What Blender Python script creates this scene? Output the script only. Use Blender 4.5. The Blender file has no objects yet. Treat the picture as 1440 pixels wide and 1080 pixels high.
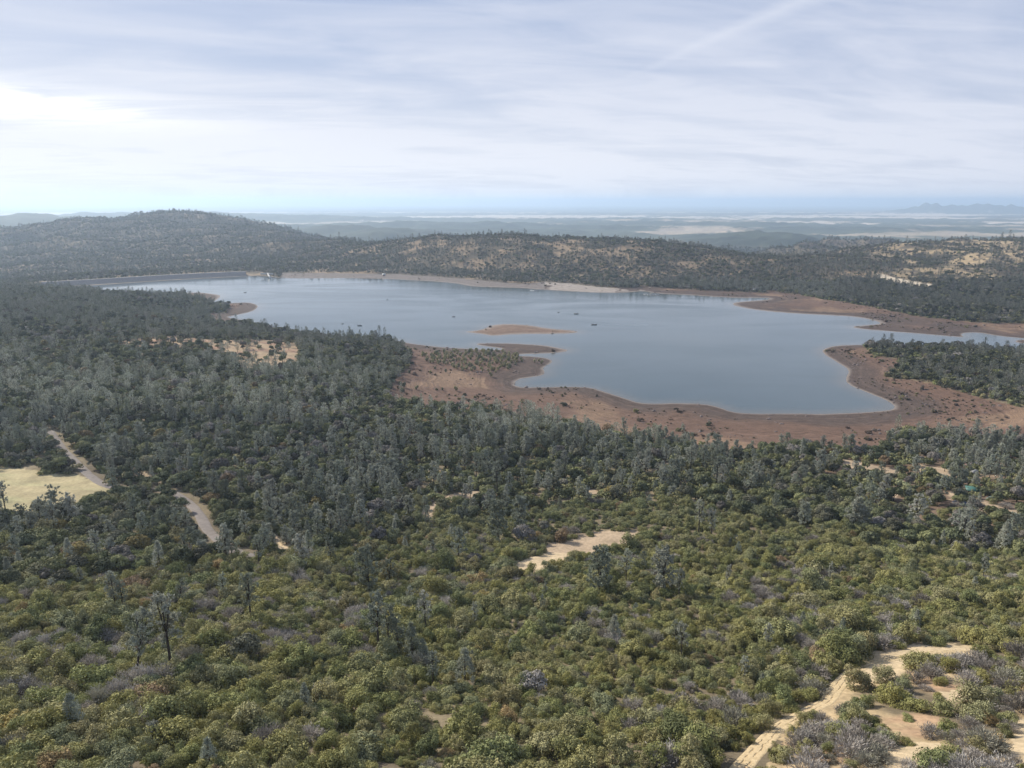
import bpy, math, random
import numpy as np
from mathutils import Vector
R = math.radians
sc = bpy.context.scene
COL = sc.collection
rng = np.random.default_rng(11)
random.seed(11)

# ------------------------------------------------------------------ camera
F = 1033.0; PITCH = 13.97; CZ = 150.0
cam_d = bpy.data.cameras.new("camera"); cam = bpy.data.objects.new("camera", cam_d); COL.objects.link(cam)
cam.location = (0, 0, CZ); cam.rotation_euler = (R(90 - PITCH), 0, 0)
cam_d.sensor_width = 36; cam_d.lens = 36 * F / 1440; cam_d.clip_start = 1; cam_d.clip_end = 200000
sc.camera = cam

# ------------------------------------------------------------------ world, sun, exposure
SUN_EL = 32.0; SUN_AZ = -52.0          # degrees, azimuth measured from +Y (ahead) towards +X (right)
sun_dir = Vector((math.sin(R(SUN_AZ)) * math.cos(R(SUN_EL)), math.cos(R(SUN_AZ)) * math.cos(R(SUN_EL)), math.sin(R(SUN_EL))))
sd = bpy.data.lights.new("sun", 'SUN'); sd.energy = 5.0; sd.angle = R(0.9); sd.color = (1.0, 0.93, 0.80)
so = bpy.data.objects.new("sun", sd); COL.objects.link(so); so.rotation_euler = (-sun_dir).to_track_quat('-Z', 'Y').to_euler()
so.location = (0, 0, 400)
sc.view_settings.view_transform = 'Standard'; sc.view_settings.look = 'None'
sc.view_settings.gamma = 1.0; sc.view_settings.use_curve_mapping = False
sc.view_settings.exposure = 0.42

def sock(n, k): return n.inputs[k]
class NT:
    """tiny node-tree helper"""
    def __init__(s, nt): s.t = nt; s.N = nt.nodes; s.L = nt.links
    def new(s, typ, **kw):
        n = s.N.new(typ)
        for k, v in kw.items(): setattr(n, k, v)
        return n
    def link(s, a, b): s.L.new(a, b)
    def put(s, inp, v):
        if isinstance(v, bpy.types.NodeSocket): s.link(v, inp)
        else: inp.default_value = v
    def math(s, op, a, b=None, c=None, clamp=False):
        n = s.new('ShaderNodeMath', operation=op, use_clamp=clamp); s.put(n.inputs[0], a)
        if b is not None: s.put(n.inputs[1], b)
        if c is not None: s.put(n.inputs[2], c)
        return n.outputs[0]
    def vmath(s, op, a, b=None):
        n = s.new('ShaderNodeVectorMath', operation=op); s.put(n.inputs[0], a)
        if b is not None: s.put(n.inputs[1], b)
        return n.outputs['Value'] if op in ('DOT_PRODUCT', 'LENGTH') else n.outputs[0]
    def mix(s, f, a, b, blend='MIX'):
        n = s.new('ShaderNodeMix', data_type='RGBA', blend_type=blend); s.put(n.inputs[0], f)
        s.put(n.inputs[6], a if isinstance(a, bpy.types.NodeSocket) else (*a, 1)[:4]); s.put(n.inputs[7], b if isinstance(b, bpy.types.NodeSocket) else (*b, 1)[:4])
        return n.outputs[2]
    def noise(s, vec, scale, detail=4, rough=0.55, dist=0.0):
        n = s.new('ShaderNodeTexNoise'); s.put(n.inputs['Vector'], vec); n.inputs['Scale'].default_value = scale
        n.inputs['Detail'].default_value = detail; n.inputs['Roughness'].default_value = rough; n.inputs['Distortion'].default_value = dist
        return n.outputs['Fac']
    def maprange(s, v, a, b, c=0.0, d=1.0, smooth=True):
        n = s.new('ShaderNodeMapRange', interpolation_type='SMOOTHSTEP' if smooth else 'LINEAR'); s.put(n.inputs[0], v)
        n.inputs[1].default_value = a; n.inputs[2].default_value = b; n.inputs[3].default_value = c; n.inputs[4].default_value = d
        return n.outputs[0]
    def xyz(s, x, y, z):
        n = s.new('ShaderNodeCombineXYZ'); s.put(n.inputs[0], x); s.put(n.inputs[1], y); s.put(n.inputs[2], z); return n.outputs[0]

world = bpy.data.worlds.new("World"); sc.world = world; world.use_nodes = True
w = NT(world.node_tree)
for n in list(w.N): w.N.remove(n)
sky = w.new('ShaderNodeTexSky', sky_type='NISHITA', sun_disc=False)
sky.sun_elevation = R(SUN_EL); sky.sun_rotation = R(SUN_AZ); sky.altitude = 500; sky.air_density = 1.0; sky.dust_density = 1.2; sky.ozone_density = 1.5
skyc = w.mix(1.0, sky.outputs[0], (0.09, 0.09, 0.09), 'MULTIPLY')
tc = w.new('ShaderNodeTexCoord'); D = tc.outputs['Generated']
sep = w.new('ShaderNodeSeparateXYZ'); w.link(D, sep.inputs[0])
dx, dy, dz = sep.outputs
zc = w.math('MAXIMUM', dz, 0.015)
zz = w.math('ADD', zc, 0.10)
cx = w.math('DIVIDE', dx, zz); cy = w.math('DIVIDE', dy, zz)          # a cloud sheet high overhead
def rot(a): 
    ca, sa = math.cos(a), math.sin(a)
    return (w.math('ADD', w.math('MULTIPLY', cx, ca), w.math('MULTIPLY', cy, sa)), w.math('SUBTRACT', w.math('MULTIPLY', cy, ca), w.math('MULTIPLY', cx, sa)))
rx, ry = rot(R(28))
n1 = w.noise(w.xyz(w.math('MULTIPLY', rx, 0.55), w.math('MULTIPLY', ry, 1.0), 3.1), 0.75, 6, 0.55, 0.9)
rx2, ry2 = rot(R(8))
n2 = w.noise(w.xyz(w.math('MULTIPLY', rx2, 0.5), w.math('MULTIPLY', ry2, 1.3), 7.7), 1.9, 8, 0.62, 1.2)
n3 = w.noise(w.xyz(cx, cy, 1.7), 0.45, 3, 0.5)
veil = w.maprange(w.math('ADD', w.math('MULTIPLY', n1, 0.62), w.math('MULTIPLY', n2, 0.38)), 0.30, 0.70)
veil = w.math('MULTIPLY', veil, w.maprange(n3, 0.25, 0.62, 0.55, 1.0))
base_v = w.maprange(dz, 0.02, 0.34, 0.70, 0.04)
veil = w.math('ADD', base_v, w.math('MULTIPLY', veil, 0.66), clamp=True)
# a thicker, sunlit bank of cirrus towards the sun side, low on the left
def band(az0, el0, saz, sel, tilt=0.0):
    az = w.math('ARCTAN2', dx, dy); el = w.math('ARCSINE', dz)
    a = w.math('SUBTRACT', az, R(az0)); e = w.math('SUBTRACT', el, R(el0))
    e = w.math('SUBTRACT', e, w.math('MULTIPLY', a, tilt))
    q = w.math('ADD', w.math('POWER', w.math('DIVIDE', a, R(saz)), 2.0), w.math('POWER', w.math('DIVIDE', e, R(sel)), 2.0))
    return w.math('POWER', 2.718, w.math('MULTIPLY', q, -1.0))
b1 = w.math('MULTIPLY', band(-35, 6.2, 12, 1.15, -0.06), w.maprange(n2, 0.25, 0.6, 0.35, 1.0))
b2 = w.math('MULTIPLY', band(-44, 3.0, 26, 8.0), 0.36)
b3 = w.math('MULTIPLY', band(-8, 1.0, 48, 5.5), 0.50)
# old contrail, upper right
P1 = Vector((0.163, 1.0, 0.160)).normalized(); P2 = Vector((0.371, 1.0, 0.2465)).normalized(); CN = P1.cross(P2).normalized()
cd = w.math('ABSOLUTE', w.math('ADD', w.vmath('DOT_PRODUCT', D, tuple(CN)), w.math('MULTIPLY', w.math('SUBTRACT', n2, 0.5), 0.010)))
along = w.vmath('DOT_PRODUCT', D, tuple((P2 - P1).normalized()))
wd = w.maprange(along, -0.14, 0.12, 0.003, 0.015, False)
trail = w.math('SUBTRACT', 1.0, w.math('DIVIDE', cd, wd), clamp=True)
trail = w.math('MULTIPLY', trail, w.maprange(along, -0.18, 0.04, 0.0, 0.85))
bright = w.math('ADD', b1, w.math('ADD', b2, b3), clamp=True)
thin = w.mix(0.72, skyc, (0.285, 0.385, 0.63))
cloudc = w.mix(bright, (0.675, 0.715, 0.83), (1.02, 1.02, 1.04))
m = w.math('MAXIMUM', veil, bright)
skymix = w.mix(w.math('MULTIPLY', m, 0.95), thin, cloudc)
skymix = w.mix(w.math('MULTIPLY', trail, 0.5), skymix, (0.78, 0.81, 0.90))
bg = w.new('ShaderNodeBackground'); w.link(skymix, bg.inputs[0]); bg.inputs[1].default_value = 0.80
wo = w.new('ShaderNodeOutputWorld'); w.link(bg.outputs[0], wo.inputs[0])

cy_ = sc.cycles
cy_.max_bounces = 5; cy_.diffuse_bounces = 2; cy_.glossy_bounces = 2; cy_.transmission_bounces = 2; cy_.transparent_max_bounces = 6; cy_.volume_bounces = 2
cy_.caustics_reflective = False; cy_.caustics_refractive = False
try:
    cy_.use_denoising = True; cy_.denoiser = 'OPENIMAGEDENOISE'; cy_.denoising_prefilter = 'ACCURATE'
except Exception: pass

# ------------------------------------------------------------------ projection helpers (photo pixels 1440x1080 <-> ground)
cp, sp = math.cos(R(PITCH)), math.sin(R(PITCH))
def slope(py): return np.tan(R(PITCH) + np.arctan((np.asarray(py, float) - 540) / F))
def at_z(px, py, z=0.0):
    Y = (CZ - z) / slope(py); k = F * cp - (np.asarray(py, float) - 540) * sp
    return np.asarray(px - 720.0) * Y / k, Y
def project(x, y, z):
    d = y * cp + (CZ - z) * sp
    return 720 + F * x / d, 540 + F * ((CZ - z) * cp - y * sp) / d, d

# ------------------------------------------------------------------ numpy noise
def _hash(ix, iy, seed):
    h = (ix.astype(np.int64) * 374761393 + iy.astype(np.int64) * 668265263 + seed * 974634777) & 0xFFFFFFFF
    h = ((h ^ (h >> 13)) * 1274126177) & 0xFFFFFFFF
    return ((h ^ (h >> 16)) & 0xFFFF) / 65535.0
def vnoise(x, y, seed=0):
    ix = np.floor(x); iy = np.floor(y); fx = x - ix; fy = y - iy
    fx = fx * fx * fx * (fx * (fx * 6 - 15) + 10); fy = fy * fy * fy * (fy * (fy * 6 - 15) + 10)
    a = _hash(ix, iy, seed); b = _hash(ix + 1, iy, seed); c = _hash(ix, iy + 1, seed); d = _hash(ix + 1, iy + 1, seed)
    return (a * (1 - fx) + b * fx) * (1 - fy) + (c * (1 - fx) + d * fx) * fy
def fbm(x, y, L, seed=0, octv=4, gain=0.5):
    v = 0; amp = 1; tot = 0
    for o in range(octv):
        v = v + amp * (vnoise(x / L + 13.7 * o, y / L - 7.3 * o, seed + o) - 0.5); tot += amp; amp *= gain; L = L / 2.03
    return v / tot * 2
def sstep(a, b, x):
    t = np.clip((x - a) / (b - a), 0, 1); return t * t * (3 - 2 * t)

# ------------------------------------------------------------------ the lake outline
LAKE = [(96,403),(150,400),(200,396.5),(260,392.8),(320,389.8),(365,387.5),(395,391),(430,391.5),(480,391),(540,392),(600,395),(640,398),(665,403),(700,404),(735,405),(760,407),(800,409.5),(850,412),(885,411),(905,409),(925,413),(965,414.5),(1000,417),(1040,419),(1078,418.5),(1084,421),(1062,423),(1035,425),(1028,428),(1045,433),(1080,438),(1120,441),(1160,443),(1200,445),(1228,450),(1240,455),(1225,457),(1197,459),(1205,462),(1240,465),(1280,468),(1340,473),(1356,474.5),(1350,468.5),(1375,467),(1400,472),(1440,476),(1500,480),(1640,486),(1640,508),(1500,501),(1440,497),(1400,492.5),(1350,489),(1300,487),(1250,486),(1210,485),(1175,486),(1157,491),(1157,497),(1175,508),(1190,517),(1195,523),(1189,532),(1192,540),(1210,548),(1230,556),(1245,562),(1258,570),(1257,576),(1235,579),(1200,581),(1150,582.5),(1120,581.5),(1090,582),(1060,582),(1030,580),(1012,573),(990,568),(950,567),(925,568),(900,567),(880,561),(865,556),(850,551),(830,545),(800,544),(760,545),(722,545),(726,533),(750,530),(765,527),(766,522),(762,518),(770,513),(778,508),(768,503.5),(750,501.5),(728,500.5),(722,499),(742,497.6),(780,496.6),(803,493),(785,489),(765,485.5),(720,483),(675,482.6),(668,484.6),(684,487),(704,489.6),(708,491.6),(690,492.2),(660,490.5),(625,489),(590,485),(560,480),(540,476),(500,478),(450,472),(400,466),(365,458),(347,450.5),(330,448.5),(318,445.5),(330,443.5),(355,438),(363,432),(360,428),(349,425),(320,426.5),(304,425.5),(300,423.8),(307,420),(311,415.8),(304,414),(288,411.8),(267,411),(250,414),(220,416),(180,416),(140,413),(110,407)]
ISL = [[(651,466.5),(667,465.5),(680,463),(690,457.5),(713,455.5),(747,457.5),(773,462.5),(810,465),(813,467.8),(787,469.5),(720,469.8),(693,472.5),(680,470),(667,468.3)],
       [(1424,480),(1440,477),(1475,479),(1470,484),(1440,483.5)]]
def wpoly(P, z=0.0):
    a = np.array(P, float); X, Y = at_z(a[:, 0], a[:, 1], z); return np.stack([X, Y], 1)
def smooth_poly(p, it=2):
    for _ in range(it):
        q = np.roll(p, -1, 0); p = np.stack([p * .75 + q * .25, p * .25 + q * .75], 1).reshape(-1, 2)
    return p
LW = smooth_poly(wpoly(LAKE), 1); IW = [smooth_poly(wpoly(i), 1) for i in ISL]
def inside(x, y, P):
    r = np.zeros(x.shape, bool)
    for (x0, y0), (x1, y1) in zip(P, np.roll(P, -1, 0)):
        if y0 == y1: continue
        c = ((y0 > y) != (y1 > y)) & (x < (x1 - x0) * (y - y0) / (y1 - y0) + x0); r ^= c
    return r
def pdist(x, y, P):
    d = np.full(x.shape, 1e12)
    for (x0, y0), (x1, y1) in zip(P, np.roll(P, -1, 0)):
        ex, ey = x1 - x0, y1 - y0; L2 = ex * ex + ey * ey + 1e-9
        t = np.clip(((x - x0) * ex + (y - y0) * ey) / L2, 0, 1)
        d = np.minimum(d, (x - x0 - t * ex) ** 2 + (y - y0 - t * ey) ** 2)
    return np.sqrt(d)
def sdf(x, y):
    """distance to the water line, negative on the water"""
    s = np.full(x.shape, 400.0)
    k = (y > 300) & (y < 2100) & (np.abs(x) < 1500)
    if k.any():
        xx, yy = x[k], y[k]
        d = pdist(xx, yy, LW); v = np.where(inside(xx, yy, LW), -d, d)
        for P in IW:
            di = pdist(xx, yy, P); ii = inside(xx, yy, P)
            v = np.where(ii, di, np.where(v < 0, -np.minimum(-v, di), v))
        wob = (vnoise(xx / 17, yy / 17, 5) - .5) * 4 + (vnoise(xx / 6, yy / 6, 6) - .5) * 2.4
        s[k] = v + wob * sstep(1.0, 12.0, np.abs(v) + 3)
    return s

# ------------------------------------------------------------------ terrain: columns of (photo row, distance ahead)
COLS = {
 -350: [(1080,80),(900,140),(800,205),(690,290),(620,370),(550,470),(500,580),(450,760),(405,1000),(392,1150),(415,1400),(400,1700),(375,2000),(345,2500),(332,3000)],
 0: [(1080,80),(900,140),(800,205),(760,240),(690,290),(620,370),(550,470),(500,580),(450,760),(412,1000),(402,1150),(415,1400),(396,1700),(372,2000),(347,2400),(328,2900)],
 110: [(1080,80),(900,142),(800,205),(760,240),(690,290),(620,375),(550,475),(500,585),(450,765),(420,960),(408,1120),(402,1440),(390,1650),(372,2000),(348,2400),(324,2750),(312,3050)],
 210: [(1080,80),(900,145),(800,205),(720,270),(620,380),(550,480),(500,590),(450,770),(430,930),(418,1080),(394,1580),(378,1900),(352,2300),(331,2700),(314,3000),(299,3250)],
 310: [(1080,81),(900,145),(800,205),(720,270),(630,365),(560,460),(510,570),(470,700),(456,800),(440,950),(390,1620),(373,1880),(352,2250),(332,2650),(315,3000),(303,3200)],
 400: [(1080,82),(900,145),(800,205),(720,270),(640,355),(580,430),(540,500),(505,590),(488,660),(477,740),(384,1640),(365,1900),(350,2100),(338,2350),(328,2750),(321,3000)],
 500: [(1080,84),(900,148),(800,210),(720,280),(640,370),(580,460),(540,540),(512,600),(492,680),(381,1650),(362,1830),(350,1950),(343,2100)],
 580: [(1080,85),(900,150),(800,212),(720,285),(640,375),(590,450),(562,530),(535,600),(500,700),(384,1600),(370,1680),(355,1780),(338,1900)],
 740: [(1080,85),(900,150),(800,215),(720,290),(650,370),(605,440),(577,500),(555,550),(396,1450),(383,1540),(365,1620),(347,1700),(331,1780)],
 900: [(1080,84),(900,150),(800,215),(740,265),(680,330),(642,385),(622,420),(602,465),(404,1340),(390,1430),(370,1520),(352,1600),(339,1680)],
 1080: [(1080,82),(960,120),(900,150),(800,215),(740,265),(680,330),(642,385),(622,428),(600,465),(410,1290),(395,1390),(378,1470),(363,1560)],
 1200: [(1080,80),(960,118),(900,148),(800,212),(740,262),(680,330),(640,385),(612,440),(560,525),(530,610),(497,715),(442,985),(420,1140),(400,1290),(378,1440),(360,1680),(351,1850)],
 1330: [(1080,78),(960,116),(900,146),(800,210),(740,260),(680,330),(640,390),(602,450),(570,515),(548,560),(520,625),(490,700),(482,740),(450,955),(425,1110),(402,1270),(373,1480),(352,1750),(342,1950)],
 1440: [(1080,76),(960,114),(900,144),(800,208),(740,258),(680,328),(640,388),(604,450),(580,495),(560,530),(525,610),(500,670),(492,710),(455,930),(425,1110),(402,1270),(373,1480),(352,1750),(339,2020)],
 1790: [(1080,74),(960,112),(900,142),(800,205),(740,255),(680,325),(640,385),(604,450),(580,495),(560,530),(525,610),(500,670),(495,710),(455,930),(420,1120),(398,1280),(370,1500),(350,1780),(335,2100)],
}
UU = np.linspace(-1.25, 1.25, 251); LY = np.linspace(math.log(15), math.log(90000), 500)
_cu, _cz = [], []
for px, L in sorted(COLS.items()):
    ys = np.array([p[1] for p in L], float); zs = CZ - ys * slope([p[0] for p in L])
    y0 = ys[-1]; z0 = zs[-1]
    ys = np.concatenate([[15, 40], ys, [y0 * 1.06, y0 * 1.22, y0 * 1.42, 5200, 90000]])
    zs = np.concatenate([[zs[0] + 8, zs[0] + 7], zs, [z0 * 1.0 + 0 if z0 < 0 else z0 * .97, z0 - 42, min(z0 - 90, -55), -88, -90]])
    _cu.append((px - 720) / F); _cz.append(np.interp(LY, np.log(ys), zs))
_cz = np.array(_cz); _cu = np.array(_cu)
TAB = np.stack([np.interp(UU, _cu, _cz[:, j]) for j in range(len(LY))], 1)
def blur(A, s, ax):
    r = int(s * 3) + 1; k = np.exp(-0.5 * (np.arange(-r, r + 1) / s) ** 2); k /= k.sum()
    P = np.pad(A, [(r, r) if i == ax else (0, 0) for i in range(2)], mode='edge')
    return np.apply_along_axis(lambda v: np.convolve(v, k, 'valid'), ax, P)
TAB = blur(blur(TAB, 3.0, 0), 1.6, 1)
# far hills:  px, top row, distance, half width px, half depth m
BUMPS = [(250,298,9500,200,500),(620,312,6800,160,350),(820,318,6500,130,300),(960,312,7600,160,350),(1180,320,6300,200,350),(1400,318,7600,260,400),(500,306,9800,260,500),(0,303,5600,110,900),(-120,306,6000,160,900),(470,316,5200,55,500),(545,322,4600,60,500),(395,316,6400,80,600),(610,318,7600,110,600),
         (1058,325,4300,62,420),(1000,331,5000,90,500),(1130,334,4700,90,500),(860,311,8200,95,700),(930,308,9000,75,700),(760,315,9000,130,600),(1010,318,7500,90,600),(1090,312,11000,120,700),
         (1210,344,3000,90,260),(1150,349,2600,70,240),(690,322,5600,120,400),(900,325,6000,170,350),(1300,326,6300,230,420),
         (1300,311,14000,260,500),(700,303,17000,420,700),(1000,300,19500,400,700),(300,302,16000,300,800),(1340,299,15000,330,500)]
BUTTES = [(1290,290,12),(1303,284.5,9),(1314,283.8,8),(1326,287,14),(1343,286,12),(1352,287.5,9),(1366,286.5,14),(1383,284.5,10),(1392,286,10),(1404,288,12),(1416,286.5,8),(1434,289,14),(1465,287,15),(1490,290,20),(1272,294,16),(1350,291,60),(1420,291,50)]
def height(x, y, withs=False):
    x = np.asarray(x, float); y = np.asarray(y, float)
    yy = np.maximum(y, 16.0)
    u = x / (yy * cp + 135 * sp)
    back = sstep(40, -60, y)
    for it in range(2):
        fu = (np.clip(u, -1.249, 1.249) + 1.25) / (UU[1] - UU[0]); fl = (np.log(np.clip(yy, 15.1, 89000)) - LY[0]) / (LY[1] - LY[0])
        i = fu.astype(int); j = fl.astype(int); a = fu - i; b = fl - j
        z = (TAB[i, j] * (1 - a) + TAB[i + 1, j] * a) * (1 - b) + (TAB[i, j + 1] * (1 - a) + TAB[i + 1, j + 1] * a) * b
        if it == 0: u = x / (yy * cp + (CZ - np.clip(z, -90, 110)) * sp)
    for (px, py, Y, wpx, dep) in BUMPS:
        zt = CZ - Y * slope(py) + 90; X0 = (px - 720) * Y / (F * cp - (py - 540) * sp); wx = wpx * Y / F
        k = (np.abs(y - Y) < 3.5 * dep) & (np.abs(x - X0) < 3.5 * wx)
        if k.any():
            wob = 1 + 0.30 * fbm(x[k], y[k], 500, 31, 3)
            z[k] = np.maximum(z[k], -90 + zt * wob * np.exp(-0.5 * ((x[k] - X0) / wx) ** 2 - 0.5 * ((y[k] - Y) / dep) ** 2))
    k = (y > 13000) & (y < 19000) & (x > 4000)
    if k.any():
        xb, yb = x[k], y[k]; zb = np.full(xb.shape, -90.0)
        for (px, py, wpx) in BUTTES:
            Y = 16000.0; zt = CZ - Y * slope(py) + 90; X0 = (px - 720) * Y / (F * cp - (py - 540) * sp); wx = wpx * Y / F
            zb = np.maximum(zb, -90 + zt * np.exp(-np.abs((xb - X0) / (wx * 1.3)) ** 1.7 - (np.abs(yb - Y) / 700) ** 1.6))
        z[k] = np.maximum(z[k], zb + (zb > -60) * fbm(xb, yb, 500, 8, 4) * 22)
    k = y > 40000
    z[k] += sstep(43000, 52000, y[k]) * (205 + 40 * fbm(x[k], y[k], 9000, 3, 3))
    s = sdf(x, y)
    # relief
    far = sstep(1250, 1700, y); amp = 1.3 + 7.0 * far + 9 * sstep(3600, 6000, y)
    rel = fbm(x, y, 150, 1, 5) * amp + fbm(x, y, 38, 9, 3) * (1.2 + 1.6 * far)
    ridged = (1 - np.abs(fbm(x + 400, y, 260, 21, 4)) * 2.2) * far * (13 + 16 * sstep(2000, 2600, y) * (y < 4200))
    z = z + (rel + ridged - (8 + 9 * sstep(2000, 2600, y) * (y < 4200)) * far) * sstep(0, 80, s) * (1 - back * .8) * (y < 42000)
    # banks
    sl = 0.060 + 0.022 * vnoise(x / 60, y / 60, 77)
    bank = np.where(s > 0, 0.05 + s * sl + np.maximum(s - 70, 0) * 0.25, np.maximum(s * 0.12, -6))
    isl = 0
    hb = np.maximum(z, 1.0 + 0.02 * np.maximum(s, 0))
    z2 = np.where(s < 0, bank, np.minimum(hb, bank)); n = (s >= 0) & (np.abs(hb - bank) < 3)
    z2[n] = np.minimum(hb[n], bank[n]) - (3 - np.abs(hb[n] - bank[n])) ** 2 / 12
    z2 = np.where((s >= 0) & (s < 40), np.maximum(z2, 0.04 + s * 0.02), z2)
    wl = (1 - sstep(150, 300, s)) * ((y > 300) & (y < 2100))
    z = z * (1 - wl) + z2 * wl
    # valley below the dam keeps its own level
    if withs: return z, s
    return z

# dam line on the ground (crest), in photo pixels unprojected
# ------------------------------------------------------------------ masks given as photo polygons on the ground
def mpoly(px, py, P):
    return inside(px, py, np.array(P, float))
FIELD = [(-120,652),(0,657),(60,662),(112,669),(168,684),(128,706),(70,724),(0,730),(-120,734)]
CLEAR = [(720,803),(735,788),(760,772),(790,762),(812,750),(850,743),(890,744),(915,752),(880,764),(840,776),(800,786),(765,797),(748,806)]
GAPS = [[(572,728),(600,712),(640,695),(692,688),(680,700),(640,708),(610,722),(590,735)],[(825,686),(850,688),(885,696),(850,699),(822,695)],
        [(385,752),(412,756),(412,776),(385,772)],[(175,738),(205,742),(200,752),(175,748)],[(172,656),(205,657),(208,668),(172,670)],
        [(1018,627),(1085,618),(1088,626),(1022,632)],[(1185,645),(1270,662),(1262,672),(1225,668),(1180,655)],[(1290,652),(1340,660),(1335,672),(1290,664)],
        [(1240,688),(1262,694),(1258,702),(1238,698)],[(1375,700),(1440,722),(1440,736),(1378,716)],[(1330,690),(1350,694),(1350,702),(1332,700)],[(536,905),(548,906),(546,920),(530,918)],[(555,905),(568,906),(566,911),(556,910)]]
TRK = [[(1188,952),(1208,926),(1250,911),(1300,906),(1372,906),(1372,926),(1320,934),(1280,942),(1268,956),(1230,964),(1198,962)],
       [(1420,1010),(1500,1030),(1500,1100),(1400,1060)],[(1235,1048),(1330,1040),(1340,1072),(1250,1095)],[(1325,980),(1405,962),(1412,975),(1340,995)]]
SANDY = [(1120,1000),(1180,960),(1260,945),(1350,915),(1500,950),(1600,1120),(1060,1120)]
SHORE = [(540,470),(600,462),(900,466),(1150,466),(1214,486),(1226,499),(1266,507),(1248,531),(1312,539),(1368,557),(1440,574),(1600,600),(1600,632),(1440,622),(1310,612),(1258,612),(1240,640),(1160,634),(1110,628),(1020,640),(960,628),(900,618),(830,606),(760,588),(690,578),(600,572),(536,562),(556,532),(577,512),(575,498)]
SHORE2 = [(395,384),(470,384),(560,385.5),(640,391),(700,396.5),(735,399.5),(765,396.5),(800,398.5),(850,404),(885,405.5),(905,402.5),(930,405),(1000,409),(1075,412),(1082,409),(1120,414),(1160,421),(1200,427),(1240,435),(1300,446),(1370,454),(1440,455),(1640,462),(1640,492),(1440,488),(1340,480),(1190,470),(1020,434),(1000,424),(640,410),(395,396)]
SHORE3 = [(262,409),(300,411),(316,416),(304,424),(345,422),(370,430),(366,440),(350,452),(340,456),(296,452),(292,440),(316,440),(322,430),(296,428),(285,420),(262,418)]
MEADOW = [(165,476),(240,473),(330,478),(420,478),(425,500),(400,522),(350,520),(310,500),(240,490),(170,488)]
SPARSE_R = [(1130,640),(1240,640),(1440,640),(1560,660),(1560,790),(1440,780),(1380,752),(1300,742),(1240,720),(1180,690)]
PALE_R = [(1200,345),(1290,330),(1600,325),(1600,425),(1430,408),(1360,402),(1290,398),(1235,380)]
ROADCUT = [(1232,383),(1250,388),(1285,396),(1315,400),(1310,407),(1270,402),(1240,395)]
CHAP = [(-400,838),(0,832),(100,812),(200,806),(300,800),(380,790),(450,778),(520,765),(600,752),(660,738),(720,728),(780,718),(850,706),(930,700),(1000,716),(1080,734),(1160,744),(1250,756),(1330,778),(1440,786),(1800,800),(2000,3000),(-900,3000)]
ROAD = [(70,606),(80,620),(92,636),(108,652),(128,670),(152,684),(190,688),(232,690),(252,698),(268,710),(282,726),(290,742),(304,756),(322,770),(350,781),(385,786)]

def ground_at(px, py, lo=60, hi=2600, lift=0.0):
    """world point where a photo pixel's ray first meets the ground"""
    ys = np.exp(np.linspace(math.log(lo), math.log(hi), 900)); k = F * cp - (py - 540) * sp
    xs = (px - 720) * ys / k; zr = CZ - ys * slope(py); zg = height(xs, ys) + lift
    i = int(np.argmax(zg >= zr)) if (zg >= zr).any() else len(ys) - 1
    if i == 0: return xs[0], ys[0], float(zg[0])
    d0 = zr[i-1] - zg[i-1]; d1 = zr[i] - zg[i]; t = d0 / (d0 - d1 + 1e-9)
    y = ys[i-1] + (ys[i] - ys[i-1]) * t; x = (px - 720) * y / k
    return float(x), float(y), float(height(np.array([x]), np.array([y]))[0])
road_w = np.array([ground_at(a, b)[:2] for a, b in ROAD])
def catmull(P, n=8):
    P = np.asarray(P, float); Q = np.vstack([2 * P[0] - P[1], P, 2 * P[-1] - P[-2]]); out = []
    for i in range(1, len(Q) - 2):
        for t in np.linspace(0, 1, n, endpoint=False):
            a, b, c, d = Q[i-1], Q[i], Q[i+1], Q[i+2]
            out.append(0.5 * ((2 * b) + (c - a) * t + (2 * a - 5 * b + 4 * c - d) * t * t + (3 * b - a - 3 * c + d) * t ** 3))
    out.append(P[-1]); return np.array(out)
road_c = catmull(road_w, 10)
def line_dist(x, y, P):
    d = np.full(x.shape, 1e9)
    for (x0, y0), (x1, y1) in zip(P[:-1], P[1:]):
        ex, ey = x1 - x0, y1 - y0; L2 = ex * ex + ey * ey + 1e-9
        t = np.clip(((x - x0) * ex + (y - y0) * ey) / L2, 0, 1)
        d = np.minimum(d, (x - x0 - t * ex) ** 2 + (y - y0 - t * ey) ** 2)
    return np.sqrt(d)
TRACK_L = [(1030,1100),(1058,1062),(1092,1026),(1128,1004),(1160,988),(1176,968),(1196,948),(1222,934),(1262,925),(1310,918),(1352,917),(1400,921)]
track_c = catmull(np.array([ground_at(a, b)[:2] for a, b in TRACK_L]), 10)
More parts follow.
